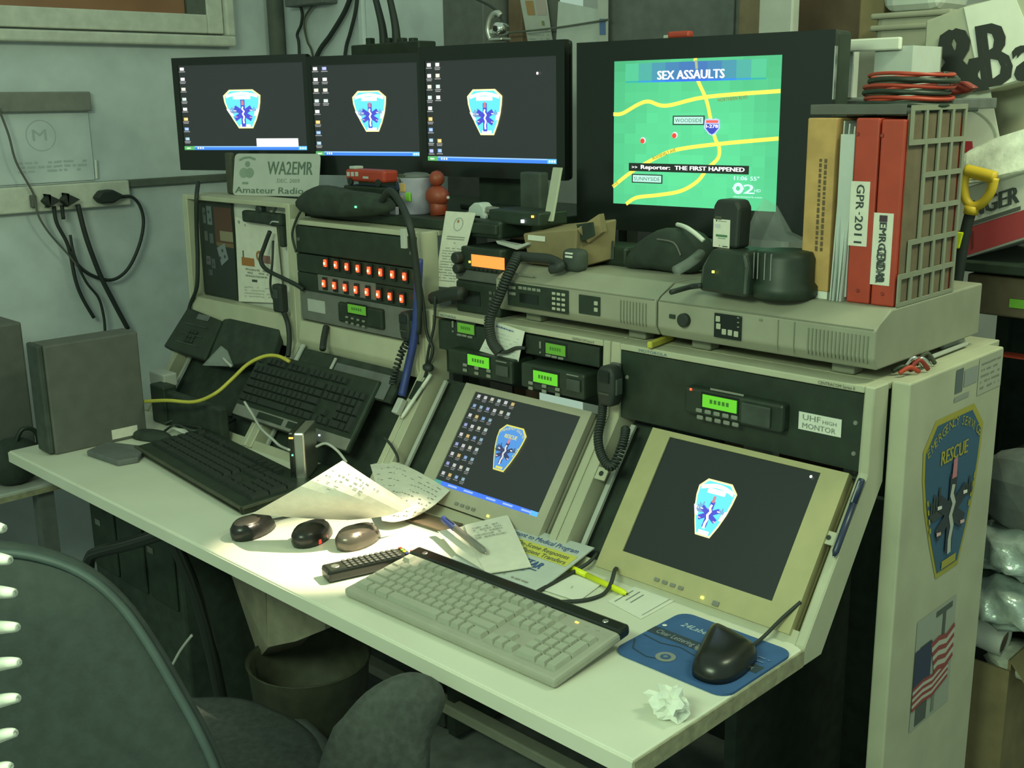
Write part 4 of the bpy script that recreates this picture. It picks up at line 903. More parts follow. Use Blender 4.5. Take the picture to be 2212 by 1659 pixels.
one('clear_tube', MB().tube([at(1460, 585, 2, ZT+.02), at(1500, 560, 2, ZT+.035), at(1532, 525, 2, ZT+.05)], lambda s: .010, 8), 'clear', 'clear plastic sleeve between the pouch and the handheld radio', 'sleeve', sm=True)
c = at(1222, 580, 2, ZT)
t = thing('black_headset', 'dark grey rounded microphone base with two painted highlights at the cardboard box', 'microphone', (-.69, .12, ZT)); c = at(1232, 575, 1, .10)
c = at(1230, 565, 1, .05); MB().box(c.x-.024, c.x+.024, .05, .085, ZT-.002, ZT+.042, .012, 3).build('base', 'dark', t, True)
f = Fr((c.x, .0495, ZT+.030), (1, 0, 0), (0, 0, -1)); MB().fbox(f, -.010, .008, -.006, -.003, -.004, .001).build('painted_highlight', 'white', t); MB().fbox(f, -.010, .008, .000, .004, -.004, .001).build('painted_highlight', 'white', t)  # white bars stand in for reflected highlights on the base
one('black_cable_heap', MB().tube([at(1120, 553, 1, .035), at(1150, 556, 1, .035), at(1190, 560, 1, .04), at(1212, 575, 1, .035), at(1190, 582, 1, .03)], .010, 7), 'rubber', 'thick black cable bunched before the cardboard box', 'cable', sm=True)
t = thing('black_equipment_pile', 'low black power supply under the television between pouch and cardboard box', 'power supply', (-.62, .2, ZT))
a, b = at(1262, 520, 1, .16), at(1352, 600, 1, .16); MB().box(a.x, b.x, .16, .24, ZT, at(1300, 530, 1, .16).z, .006).build('case', 'black', t); MB().box(a.x+.02, b.x-.03, .157, .16, ZT+.012, ZT+.05, .002).build('front', 'dark', t)
p = at(1306, 526, 1, .156); MB().box(p.x-.0025, p.x+.0025, .153, .157, p.z-.0025, p.z+.0025).build('power_light', 'led_white', t)
one('glint_foil', MB().prism([at(1395, 515, 1, .165), at(1418, 503, 1, .165), at(1420, 508, 1, .165), at(1405, 520, 1, .165)], (0, .003, 0)), 'foil', 'scrap of pale foil on the black pouch', 'foil')
# cardboard box, tipped
yb = .068; t = thing('cardboard_box', 'small cardboard box with a white sticker behind the orange-lit radio', 'box', (-.75, .1, ZT))
P = [at(1128, 502, 1, yb), at(1170, 475, 1, yb+.10), at(1240, 455, 1, yb+.14), at(1296, 460, 1, yb+.09), at(1302, 497, 1, yb+.08), at(1230, 542, 1, yb), at(1142, 542, 1, yb)]
fb = [at(1128, 505, 1, yb), at(1247, 497, 1, yb), at(1255, 530, 1, yb), at(1230, 543, 1, yb), at(1142, 543, 1, yb)]
bx = MB(); e = at(1190, 470, 1, yb+.15)-at(1128, 505, 1, yb); bx.prism([at(1128, 505, 1, yb), at(1245, 494, 1, yb), V((at(1240, 545, 1, yb).x, yb, ZT+.0005)), V((at(1142, 543, 1, yb).x, yb, ZT+.0005))], V((.02, .10, .012)), .003).build('carton', 'cardboard', t)
bx = MB().prism([at(1245, 494, 1, yb)+V((.002, -.001, 0)), at(1294, 462, 1, yb+.05), at(1301, 502, 1, yb+.05), at(1270, 525, 1, yb+.02)], V((-.004, .02, 0)), .001).build('open_flap', 'cardboard', t)
a, b = at(1141, 507, 1, yb-.001), at(1178, 522, 1, yb-.001); MB().box(a.x, b.x, yb-.002, yb-.001, b.z, a.z).build('sticker', 'paper', t)
MB().prism([at(1245, 485, 1, yb+.01), at(1278, 480, 1, yb+.01), at(1282, 510, 1, yb+.01), at(1255, 522, 1, yb+.01)], V((0, .006, 0))).build('dark_contents', 'black', t)

# ================================================================ orange-lit radio and neighbours at the end of bay B
FI = Fr((0, .045, 0), (1, 0, 0), (0, 0, -1))
a, b, c_, d = q4(FI, 1003, 532, 1103, 596, .01); dq = q4(FI, 1019, 549, 1090, 576, .01)
u = FI.uv(996, 556, .01); u2 = FI.uv(1000, 575, .01)
t = thing('ham_radio', 'black transceiver with an orange display and two knobs on a small grey stand', 'radio', FI.p((a+c_)/2, d, 0))
MB().fbox(FI, a-.012, min(c_, -.842), b, d, -.15, .01, .004).build('body', 'black', t)
MB().fbox(FI, dq[0], dq[2], dq[1], dq[1]+.0245, .01, .0115).build('display', 'lcd_orange', t, label='orange lit display')
for (x, y, r) in ((a-.012, u[1], .0125), (a-.010, u2[1]+.004, .0105)):
    kn = MB().lathe(FI.sub(x, y, .01), [(r, 0), (r, .016), (r*.8, .019)], 18).build('knob', 'rubber', t); MB().lathe(FI.sub(x+.002, y+.001, .0185), [(r*.62, 0), (r*.55, .002)], 14).build('knob_ring', 'silver', kn)
for k in range(6): MB().fbox(FI, dq[0]+.013*k, dq[0]+.013*k+.009, dq[3]+.010, dq[3]+.015, .01, .013, .001).build('button', 'black_gloss', t)
MB().fbox(FI, dq[0]-.008, dq[0]-.004, dq[3]-.003, dq[3]+.001, .01, .012).build('indicator', 'led_amber', t)
# stack below and above
zI = FI.O.z-d
g = FI.uv(1090, 668); t2 = thing('scanner', 'black keypad receiver under the orange-lit transceiver', 'receiver', (-.92, .1, 1.1125)); xa, xb = at(985, 640, 1, .03).x, at(1086, 660, 1, .03).x
MB().box(xa, min(xb, -.842), .03, .17, 1.1125, 1.178, .004).build('body', 'black', t2)
for r in range(4):
    for k in range(2): MB().box(min(xb, -.842)-.030+.013*k, min(xb, -.842)-.022+.013*k, .0275, .03, 1.122+.012*r, 1.129+.012*r, .001).build('button', 'grey_mid', t2)
MB().box(xa+.02, xa+.075, .0285, .03, 1.13, 1.16).build('dark_window', 'black_gloss', t2)
a1, b1 = at(980, 470, 1, .06), at(1085, 540, 1, .06)
one('speaker_box', MB().box(a1.x, b1.x-.006, .06, .19, zI+.066+.0, a1.z, .006), 'black', 'black loudspeaker box on top of the orange-lit transceiver', 'speaker')
sb = MB(); za = zI; 
one('radio_stand', MB().box(-.985, -.842, .04, .17, 1.1785, zI-.0005, .002), 'grey_mid', 'grey block between the receiver and the orange-lit transceiver', 'stand')
one('grey_bracket', MB().prism([at(1070, 520, 1, .055), at(1074, 527, 1, .055), at(1116, 540, 1, .055), at(1138, 530, 1, .055), at(1138, 524, 1, .055), at(1116, 531, 1, .055)], (0, .02, 0), .001), 'lightgrey', 'pale grey bent bracket beside the orange display', 'bracket')
# long paper leaning with text
pa = [at(963, 456, 1, .052), at(1027, 460, 1, .052), at(985, 622, 1, .045), at(938, 618, 1, .045)]
t = thing('notice_sheet', 'narrow white notice with a round seal leaning at the transceiver', 'paper', pa[3])
MB().prism(pa, (0, .001, 0)).build('sheet', 'paper', t); f = Flat(pa[0], pa[1], pa[2], pa[3], .0008); f.disc(.52, .16, .09, (.4, .42, .42), 20, inner=.85); f.disc(.5, .12, .02, (.45, .2, .1)); 
for v in (.32, .35, .40): f.rect(.2 if v < .39 else .5, v, .85 if v < .39 else .56, v+.012, GR)
scribble(f, .12, .46, .9, .93, 13, GR, .010, .85, random.Random(2)); f.build('print_lines', 'print', t)
# thick microphone cord to bay B
one('mic_cord', helix([at(1120, 550, 1, .03), at(1100, 590, 1, .0), at(1078, 640, 1, -.02), at(1058, 690, 1, -.03), at(1062, 735, 1, -.03), at(1078, 760, 1, -.025)], .0085, 44, .0032), 'rubber', 'thick coiled cord hanging from the orange-lit transceiver over the paper slip', 'cord', sm=True)
one('mic_cord', MB().tube([at(1078, 760, 1, -.025), at(1095, 760, 1, -.02), at(1115, 752, 1, -.015), at(1135, 752, 1, -.008)], .004, 6), 'rubber', 'straight black lead from the thick coiled cord to the upper radio', 'cord', sm=True)
one('hand_mic_black', MB().tube([at(935, 645, 1, .0), at(975, 634, 1, -.0), at(1000, 634, 1, .0)], .014, 8), 'rubber', 'black handset lying on the bay end below the notice sheet', 'handset', sm=True)

# ================================================================ keyboards
def layout():
    K = []
    for x in [0]+[2+i for i in range(4)]+[6.5+i for i in range(4)]+[11+i for i in range(4)]+[15.25+i for i in range(3)]: K.append((x, 0, 1, 1))
    y = 1.3
    K += [(i, y, 1, 1) for i in range(13)]+[(13, y, 2, 1)]+[(15.25+i, y, 1, 1) for i in range(3)]+[(18.5+i, y, 1, 1) for i in range(4)]
    K += [(0, y+1, 1.5, 1)]+[(1.5+i, y+1, 1, 1) for i in range(12)]+[(13.5, y+1, 1.5, 1)]+[(15.25+i, y+1, 1, 1) for i in range(3)]+[(18.5+i, y+1, 1, 1) for i in range(3)]+[(21.5, y+1, 1, 2)]
    K += [(0, y+2, 1.75, 1)]+[(1.75+i, y+2, 1, 1) for i in range(11)]+[(12.75, y+2, 2.25, 1)]+[(18.5+i, y+2, 1, 1) for i in range(3)]
    K += [(0, y+3, 2.25, 1)]+[(2.25+i, y+3, 1, 1) for i in range(10)]+[(12.25, y+3, 2.75, 1), (16.25, y+3, 1, 1)]+[(18.5+i, y+3, 1, 1) for i in range(3)]+[(21.5, y+3, 1, 2)]
    K += [(0, y+4, 1.5, 1), (1.5, y+4, 1, 1), (2.5, y+4, 1.5, 1), (4, y+4, 6, 1), (10, y+4, 1.5, 1), (11.5, y+4, 1, 1), (12.5, y+4, 1, 1), (13.5, y+4, 1.5, 1)]+[(15.25+i, y+4, 1, 1) for i in range(3)]+[(18.5, y+4, 2, 1), (20.5, y+4, 1, 1)]
    return K
KEYS = layout()
def keyboard(label, fr, W, Hh, mu, mt, mb, body, keym, extra=None, th=.016, kh=.008):
    """fr: origin at the far left corner on top of the case, u right, v towards the user"""
    t = thing('keyboard', label, 'keyboard', fr.p(W/2, Hh/2, -th))
    MB().fbox(fr, 0, W, 0, Hh, -th, 0, .005, 2).build('case', body, t)
    su = (W-2*mu)/22.5; sv = (Hh-mt-mb)/6.3; cache = {}
    for (x, y, w_, h_) in KEYS:
        if (w_, h_) not in cache:
            bm = bmesh.new(); a, b = w_*su*.5-.0009, h_*sv*.5-.0009; q = .0022
            lo = [bm.verts.new(p) for p in ((-a, -b, 0), (a, -b, 0), (a, b, 0), (-a, b, 0))]; hi = [bm.verts.new(p) for p in ((-a+q, -b+q*.6, kh), (a-q, -b+q*.6, kh), (a-q, b-q*1.2, kh), (-a+q, b-q*1.2, kh))]
            bm.faces.new(hi)
            for i in range(4): bm.faces.new((lo[i], lo[(i+1) % 4], hi[(i+1) % 4], hi[i]))
            bmesh.ops.recalc_face_normals(bm, faces=bm.faces); me = bpy.data.meshes.new('key'); bm.to_mesh(me); bm.free(); me.materials.append(MATS[keym]); cache[(w_, h_)] = me
        o = bpy.data.objects.new('key', cache[(w_, h_)]); COL.objects.link(o); o.parent = t; o.matrix_parent_inverse = Matrix.Translation(-t.location)
        M = fr.M(); M.translation = fr.p(mu+(x+w_/2)*su, mt+(y+h_/2)*sv, -.0005); o.matrix_basis = M
    if extra: extra(t, fr, W, Hh)
    return t
# tan keyboard in the foreground
tl, tr, br, bl = at(880, 1185, 2, .775), at(1348, 1352, 2, .775), at(1205, 1475, 2, .757), at(763, 1270, 2, .757)
c = (tl+tr+br+bl)/4; u = ((tr-tl)+(br-bl)).normalized(); v = ((bl-tl)+(br-tr)); v = (v-u*v.dot(u)).normalized(); W, Hh = .468, .168
fk = Fr(c-u*W/2-v*Hh/2, u, v); fk.O.z += 0
def tanx(t, fr, W, Hh):
    MB().fbox(fr, -.001, W+.001, -.006, .021, -.015, .0035, .005, 2).build('black_top_strip', 'black_gloss', t)
    MB().fbox(fr, W*.30, W*.72, .0225, .0245, 0, .003).build('silver_line', 'silver', t)
    for u_ in (.03, W-.035): MB().lathe(fr.sub(u_, .008, .0035), [(.005, 0), (.004, .001)], 14).build('badge', 'silver', t)
    for k in range(3): MB().fbox(fr, W-.075+.02*k, W-.069+.02*k, .030, .033, 0, .001).build('indicator', 'led_amber' if k == 0 else 'kb_tan', t)
    for u_ in (.06, W-.09): MB().box(fr.p(u_, .02).x, fr.p(u_, .02).x+.03, fr.p(u_, .02).y-.01, fr.p(u_, .02).y, ZD, fr.p(u_, .02, -.012).z, 0).build('foot', 'kb_tan', t)
keyboard('tan keyboard with a glossy black top strip lying in the lamp light', fk, W, Hh, .012, .028, .016, 'kb_tan', 'key_tan', tanx)
# black keyboard flat on the desk
c0, c1, c2 = at(290, 968, 2, .752), at(520, 1103, 2, .752), at(650, 1048, 2, .760)
u = (c1-c0).normalized(); fk2 = Fr(c0, u, (0, 0, 1)); v = V((u.y, -u.x, 0)); u = V((u.x, u.y, 0)).normalized(); v = V((u.y, -u.x, -.06)); v = (v-u*v.dot(u)).normalized()
W2 = (c1-c0).length; H2 = .185
fk2 = Fr(V((c0.x, c0.y, .757))-v*H2, u, v)
keyboard('black keyboard flat on the desk left of the white modem', fk2, W2, H2, .02, .020, .035, 'black', 'key_black', lambda t, fr, W, Hh: (MB().fbox(fr, 0, W, Hh-.005, Hh, -.012, .001, .001).build('front_edge', 'brown_green', t), MB().fbox(fr, W-.004, W, .0, Hh, -.012, .001, .001).build('front_edge', 'brown_green', t)))
# black keyboard leaning on the slope with a grey lower band
p = [S0(565, 775, .025), S0(845, 785, .025), S0(772, 945, .025), S0(500, 868, .025)]
xl = (p[0].x+p[3].x)/2-.0; xr = (p[1].x+p[2].x)/2; fk3 = SF(xl, .025); v0 = min((q-fk3.O).dot(SD) for q in p)+.045
fk3 = Fr(fk3.p(0, v0), (1, .0, 0), SD)
W3, H3 = min(xr-xl, .47), .175
keyboard('black keyboard with a grey lower band propped on the sloping bay', fk3, W3, H3, .012, .012, .040, 'black', 'key_black', lambda t, fr, W, Hh: (MB().fbox(fr, .01, W-.002, Hh-.030, Hh-.002, -.002, .002, .002).build('lower_band', 'grey', t), MB().fbox(fr, W*.24, W*.46, Hh-.026, Hh-.010, .002, .003).build('band_inset', 'black', t), MB().fbox(fr, W*.5, W*.72, Hh-.026, Hh-.010, .002, .003).build('band_inset', 'black', t), MB().fbox(fr, W*.77, W*.78, Hh-.018, Hh-.015, .002, .0035).build('indicator', 'led_white', t)))
# binder board under the top of that keyboard
q = [S0(640, 742, .008), S0(850, 786, .008)]
t = thing('clipboard', 'black open folder with a pale spine edge behind the propped keyboard', 'folder', SF(-1.3, .005).p(0, .08)); fS = SF(-1.497, .003)
MB().fbox(fS, .0, .40, .012, .09, 0, .010, .002).build('cover', 'black_matte', t); a = fS.uv(658, 748, .013); MB().fbox(fS, .012, .026, .006, .07, .012, .016).build('spine_edge', 'lightgrey', t); MB().fbox(fS, .155, .163, .02, .055, .012, .015).build('clip', 'lightgrey', t); MB().fbox(fS, .17, .38, .03, .088, .012, .014).build('page', 'slate', t)

# ================================================================ mice, remote, mouse mat
def oval(c, ax, L, Wd, n=20, pinch=.12):
    ax = V(ax).normalized(); pr = V((-ax.y, ax.x, 0)); return [c+ax*(L/2*math.cos(a))+pr*(Wd/2*math.sin(a)*(1-pinch*math.cos(a))) for a in [2*math.pi*k/n for k in range(n)]]
def mouse(label, px, py, px2, py2, top, side, glow=False, cord=None):
    a, b = at(px, py, 2, .752), at(px2, py2, 2, .752); c = (a+b)/2; c.z = ZD+.0006; ax = b-a; L_ = .108; ax = V((ax.x, ax.y, 0)).normalized()
    t = thing('computer_mouse', label, 'mouse', c, 'mice on the white desk')
    MB().dome(oval(c, ax, L_, .060), .034, lean=(-ax.x*.012, -ax.y*.012)).build('shell', side, t, True)
    cc = c-ax*.012; cc.z = ZD+.012
    MB().dome(oval(cc, ax, L_*.70, .054, 20, -.05), .0238, lean=(-ax.x*.008, -ax.y*.008)).build('palm_cover', top, t, True)
    wq = c+ax*.032; f = Fr(V((wq.x, wq.y, ZD+.020)), ax, (-ax.y, ax.x, 0)); MB().fbox(f, -.008, .008, -.003, .003, 0, .007, .002).build('scroll_wheel', 'rubber', t)
    if glow:
        pr = V((ax.y, -ax.x, 0)); g = c+pr*.0275-ax*.012; MB().fbox(Fr(V((g.x, g.y, ZD+.006)), ax, (0, 0, -1)), -.014, .016, -.005, .004, -.002, .002, .001).build('red_glow', 'glow_red', t)
    if cord: MB().tube([c+ax*.052+V((0, 0, .008))]+[at(x, y, 2, ZD+.004) for x, y in cord], .0022, 6).build('cord', 'rubber', t, True)
    return t
mouse('bronze-grey computer mouse standing furthest from the remote, half in shadow', 507, 1158, 590, 1118, 'mouse_bronze', 'mouse_black', cord=[(612, 1118), (640, 1112)])
mouse('black computer mouse glowing red at its side', 640, 1175, 712, 1128, 'mouse_black', 'mouse_black', True)
mouse('bronze computer mouse in the lamp light next to the remote', 733, 1180, 818, 1138, 'mouse_bronze', 'mouse_bronze')
# remote
a, b = at(700, 1235, 2, .757), at(868, 1198, 2, .757); ax = V((b.x-a.x, b.y-a.y, 0)); L_ = ax.length+.012; ax.normalize(); pr = V((-ax.y, ax.x, 0))
fr = Fr(V((a.x, a.y, ZD+.024))-pr*.002, ax, (ax.y, -ax.x, 0)); t = thing('remote_control', 'black remote control with coloured buttons beside the tan keyboard', 'remote', fr.p(L_/2, 0, -.024))
s_ = 1
MB().prism([fr.p(x, y, z) for x, y, z in ((0, -.022, 0), (0, .022, 0), (0, .016, -.0235), (0, -.016, -.0235))], ax*L_, .006, 2).build('case', 'black_gloss', t)
for i in range(11):
    for j in range(4):
        if 1 <= i: MB().fbox(fr, .026+i*.0105, .0325+i*.0105, -.0165+j*.0095, -.0105+j*.0095, 0, .002, .001).build('button', 'grey_mid', t)
for j, m_ in enumerate(('red', 'tape_green', 'yellow', 'blue')): MB().fbox(fr, .146, .152, -.0165+j*.0095, -.0105+j*.0095, 0, .0025, .001).build('colour_button', m_, t, label=('red', 'green', 'yellow', 'blue')[j]+' button')
MB().fbox(fr, .158, .164, .008, .015, 0, .0025, .001).build('power_button', 'red', t, label='red power button'); MB().lathe(fr.sub(.02, 0, 0), [(.008, 0), (.007, .0008)], 14).build('emblem', 'silver', t)
# mouse mat
q = [at(1480, 1320, 2, .744), at(1718, 1410, 2, .744), at(1573, 1512, 2, .744), at(1323, 1400, 2, .744)]
x0, x1, y0, y1 = (q[0].x+q[3].x)/2, min((q[1].x+q[2].x)/2, -.003), (q[2].y+q[3].y)/2, (q[0].y+q[1].y)/2
mt = thing('mouse_mat', 'blue printed mouse mat on the end of the white desk', 'mouse mat', ((x0+x1)/2, (y0+y1)/2, ZD))
R_ = .022; out = []
for cx, cy, a0 in ((x1-R_, y1-R_, 0), (x0+R_, y1-R_, 90), (x0+R_, y0+R_, 180), (x1-R_, y0+R_, 270)):
    out += [V((cx+R_*math.cos(math.radians(a0+k*18)), cy+R_*math.sin(math.radians(a0+k*18)), ZD+.0003)) for k in range(6)]
MB().prism(out, (0, 0, .0035)).build('pad', 'mousepad', mt)
z = ZD+.0038; f = Flat(V((x0, y1, z)), V((x1, y1, z)), V((x1, y0, z)), V((x0, y0, z)), .0003); BL = (.03, .05, .07)
f.text('24LabelBar', .13, .25, .075, (.45, .55, .6), w=.36, slant=.15); f.rect(.0, .40, .97, .53, BL).up(); f.text('Clear Lettering Mou', .06, .50, .07, (.3, .33, .36), w=.46); f.text('Index', .82, .50, .07, (.3, .33, .36), w=.10)
f.line([(.02, .60), (.2, .63), (.35, .58), (.5, .62)], .012, BL); f.line([(.02, .72), (.1, .86), (.25, .9), (.33, .87)], .012, BL); f.disc(.36, .80, .085, (.22, .24, .22), 24); f.up(); f.disc(.36, .80, .045, (.04, .09, .2), 20); f.up(); f.disc(.36, .80, .02, (.15, .2, .25), 14)
scribble(f, .80, .25, .95, .38, 2, (.15, .24, .4), .014); scribble(f, .74, .62, .9, .7, 2, (.15, .24, .4), .014); f.disc(.05, .35, .022, (.7, .72, .65), 12); f.build('mat_print', 'print', mt)
# wide black trackball mouse
O = [at(x, y, 2, ZD+.0045) for x, y in ((1535, 1352), (1565, 1362), (1605, 1385), (1638, 1408), (1625, 1432), (1600, 1455), (1565, 1470), (1525, 1470), (1488, 1455), (1485, 1435), (1500, 1405), (1515, 1375))]
cO = sum(O, V())/len(O); O = [cO+(p-cO)*.90+V((.012, -.012, 0)) for p in O]
t = thing('trackball_mouse', 'wide black ergonomic mouse on the blue mouse mat', 'mouse', (cO.x, cO.y, ZD+.0045))
MB().dome(smooth(O, 3, True), .032, ((1, 0), (1.0, .3), (.9, .7), (.7, .93), (.4, 1), (.1, 1))).build('shell', 'mouse_black', t, True)
MB().box(cO.x-.018, cO.x+.0, cO.y-.038, cO.y-.034, ZD+.022, ZD+.026).build('badge', 'grey', t)
MB().tube([at(1625, 1395, 2, ZD+.012), at(1650, 1375, 2, ZD+.012), S0(1690, 1335, .014), S0(1730, 1300, .006)], .003, 6).build('cord', 'rubber', t, True)
# crumpled tissue
random.seed(11); c = at(1447, 1518, 2, ZD+.018); bmx = MB(); r = bmesh.ops.create_icosphere(bmx.bm, subdivisions=3, radius=1)
for v_ in r['verts']:
    k = .78+.35*math.sin(7*v_.co.x+3*v_.co.z)*math.cos(6*v_.co.y+2)+random.uniform(-.12, .12); v_.co = V((c.x+v_.co.x*.036*k, c.y+v_.co.y*.028*k, max(ZD+.0005, c.z+v_.co.z*.024*k)))
one('crumpled_tissue', bmx, 'tissue', 'crumpled white tissue on the desk before the blue mat', 'tissue')
random.seed(7)

# ================================================================ papers and pens
def zp(px, py, z): return at(px, py, 2, z)
g = [[zp(740, 995, .905), zp(805, 1038, .87), zp(890, 1092, .80)], [zp(650, 1050, .865), zp(745, 1080, .84), zp(838, 1113, .79)], [zp(545, 1109, .795), zp(645, 1118, .785), zp(752, 1123, .778)]]
t = thing('note_sheet', 'curled sheet of handwritten notes lying over the three mice', 'paper', zp(700, 1100, .79)); MB().sheet(g, .0006, 5).build('sheet', 'paper', t)
f = Flat(g[0][0], g[0][2], g[2][2], g[2][0], .001)
def onsheet(name, g, t, rows, cols, rnd, col=(.28, .28, .26), sz=.0022, dens=.6):
    """small ink marks lying on the sheet"""
    m = MB(); rws = [smooth([V(p) for p in r], 8) for r in g]; cl = [smooth(list(c_), 8) for c_ in zip(*rws)]
    n, k = len(cl), len(cl[0])
    def P(a, b):
        x, y = a*(n-1), b*(k-1); i, j = min(int(x), n-2), min(int(y), k-2); return cl[i][j].lerp(cl[i+1][j], x-i).lerp(cl[i][j+1].lerp(cl[i+1][j+1], x-i), y-j)
    for r in range(rows):
        a = .08
        while a < .9:
            l = rnd.uniform(.012, .05)
            if rnd.random() < dens:
                b = .1+.82*(r+.5)/rows+rnd.uniform(-.01, .01); p, q, s_ = P(a, b), P(min(.97, a+l), b), P(a, min(.99, b+.012)); nn = (q-p).cross(s_-p).normalized(); nn = -nn if nn.z < 0 else nn; w_ = (s_-p).normalized()*sz*.5
                m.poly([p+w_+nn*.0016, q+w_+nn*.0016, q-w_+nn*.0016, p-w_+nn*.0016])
            a += l+.02
    m.build(name, col, t)
mat('ink', (.22, .22, .20), .8, noise=0)
onsheet('handwriting', g, t, 11, 9, random.Random(5), 'ink')
g2 = [[zp(800, 1004, .785), zp(850, 998, .80), zp(905, 1020, .80), zp(972, 1060, .79)], [zp(815, 1060, .775), zp(860, 1062, .785), zp(900, 1075, .785), zp(940, 1090, .775)], [zp(825, 1125, .757), zp(850, 1128, .757), zp(880, 1122, .757), zp(905, 1112, .757)]]
t = thing('note_sheet', 'bent handwritten sheet leaning against the icon-filled tilted screen', 'paper', zp(850, 1100, .76)); MB().sheet(g2, .0006, 5).build('sheet', 'paper', t); onsheet('handwriting', g2, t, 9, 9, random.Random(8), 'ink')
g3 = [[zp(880, 1150, .7415), zp(960, 1175, .7415)], [zp(830, 1190, .7415), zp(925, 1208, .7415)]]
# small note pad with pen
zz = .752; c4 = [zp(1000, 1128, .758), zp(1098, 1113, .757), zp(1148, 1223, .748), zp(1060, 1236, .746), zp(948, 1150, .750)]
# brochure leaning on the bay foot, note pad on it
B3 = [zp(1284, 1183, .768), zp(1160, 1279, .7445), zp(975, 1206, .7445)]; nB = (B3[0]-B3[1]).cross(B3[2]-B3[1]).normalized(); nB = -nB if nB.z < 0 else nB
def onB(x, y, o): return atp(x, y, B3[1]+nB*o, nB)
bq = [onB(1078, 1121, 0), B3[0], B3[1], B3[2]]
t = thing('note_pad', 'small white note pad with the blue-capped pen across it', 'notepad', onB(1050, 1180, .001))
MB().prism([zp(946, 1149, .756), onB(1003, 1138, .004), onB(1052, 1237, .003), onB(985, 1196, .003)], nB*.0015).build('under_sheet', 'paper', t)
MB().sheet([[onB(1003, 1134, .010), onB(1050, 1123, .012), onB(1097, 1112, .014)], [onB(1022, 1185, .008), onB(1073, 1178, .009), onB(1122, 1166, .010)], [onB(1050, 1238, .006), onB(1100, 1231, .006), onB(1148, 1223, .007)]], -.002, 4).build('top_sheet', 'paper', t)
f = Flat(onB(1005, 1135, .0125), onB(1096, 1114, .0165), onB(1121, 1165, .0125), onB(1022, 1183, .0105), .0006); scribble(f, .12, .15, .8, .7, 5, GR, .03, .7, random.Random(4)); f.build('writing', 'print', t)
t = thing('brochure', 'glossy brochure with a yellow band and blue NORTHSTAR lettering under the note pad', 'brochure', bq[3])
MB().prism([p-nB*.0025 for p in bq], nB*.0025).build('cover', 'box_white', t)
f = Flat(*bq, .0005); NB = (.05, .10, .28)
f.text('Commitment to Medical Program', .05, .20, .085, NB, w=.88, bold=.02); f.rect(.05, .25, .97, .47, (.62, .58, .10)).up(); f.text('Emergency On-Scene Responses', .08, .35, .075, (.12, .13, .10), w=.84, bold=.02); f.text('Critical Care Patient Transfers', .12, .45, .075, (.12, .13, .10), w=.82, bold=.02); f.text('NORTHSTAR', .30, .66, .12, NB, w=.50, slant=.15, bold=.04); f.rect(.42, .69, .8, .705, NB); f.line([(.3, .80), (.55, .74), (.7, .76)], .03, (.2, .3, .5)); scribble(f, .45, .90, .85, .95, 1, GR, .025); f.build('cover_print', 'print', t)
def pen(label, p, q, r, body, cap, clip=None, tip=None, name='pen'):
    p, q = V(p), V(q); ax = (q-p).normalized(); L_ = (q-p).length; f = Fr(p, ax.orthogonal(), ax.cross(ax.orthogonal())); f.n = ax
    t = thing(name, label, 'pen', (p+q)/2, None)
    MB().lathe(f, [(r, L_*.30), (r, L_*.92), (r*.4, L_*.985)], 12).build('barrel', body, t, True); MB().lathe(f, [(r*.9, 0), (r*1.08, .004), (r*1.08, L_*.30)], 12).build('cap', cap, t, True); MB().lathe(f, [(r*.4, L_*.985), (.0006, L_)], 8).build('tip', tip or 'silver', t, True)
    s = f.u.cross(ax); 
    if clip:
        upd = V((0, 0, 1))-ax*ax.z; upd = upd.normalized() if abs(upd.length) > .1 else f.u; c = p+ax*L_*.18+upd*(r*1.3); MB().tube([c-ax*.018, c+ax*.018], .0012, 6, 1).build('clip', clip, t)
    return t
pen('grey pen with a blue cap lying across the note pad', onB(957, 1120, .022), onB(1050, 1194, .018), .0062, 'grey', 'blue', 'silver')
pen('yellow highlighter pen with black ends beside the brochure', zp(1232, 1226, .7465), zp(1356, 1284, .7465), .0052, 'lime', 'lime', None, 'black')
pen('white pen with a blue cap held on the rail under the blue strap', S0(931, 808, .012), S0(866, 905, .012), .0042, 'white', 'white', 'black', 'navy')
one('pen_clip', MB().fbox(Fr(S0(902, 845, .003), (1, 0, 0), SD), -.012, .012, -.022, .022, 0, .006, .002), 'black', 'black clip gripping the white pen on the rail', 'clip')
pen('dark navy pen with a bright tip clipped at the tan screen', S0(1862, 1035, .012), S0(1800, 1205, .012), .0052, 'navy', 'navy', 'silver', 'silver')
# dark booklet, cards
one('dark_booklet', MB().prism([zp(868, 1122, .7425), zp(900, 1108, .7425), zp(1000, 1135, .7425), zp(960, 1152, .7425)], (0, 0, .004)), 'cardboard_dark', 'dark brown booklet peeping out under the loose papers', 'booklet')
for i, (lab, qd) in enumerate((('white business card with dark lines in front of the tan screen', ((1313, 1300), (1375, 1266), (1460, 1297), (1385, 1338))), ('blank white card near the yellow highlighter', ((1175, 1275), (1232, 1240), (1300, 1262), (1250, 1300))))):
    P = [zp(x, y, ZD+.0005+.001*i) for x, y in qd]; t = thing('paper_card', lab, 'card', P[3]); MB().prism(P, (0, 0, .0012)).build('card', 'white', t)
    f = Flat(P[0]+V((0, 0, .0012)), P[1]+V((0, 0, .0012)), P[2]+V((0, 0, .0012)), P[3]+V((0, 0, .0012)), .0004)
    if i == 0: f.line([(.1, .12), (.75, .1)], .03, (.2, .22, .2)); f.line([(.3, .26), (.8, .24)], .03, (.2, .22, .2)); f.line([(.3, .4), (.75, .38)], .03, (.2, .22, .2)); f.line([(.1, .92), (.95, .9)], .02, (.3, .32, .3))
    else: f.line([(.4, .5), (.52, .46)], .03, (.4, .42, .38))
    f.build('card_print', 'print', t)
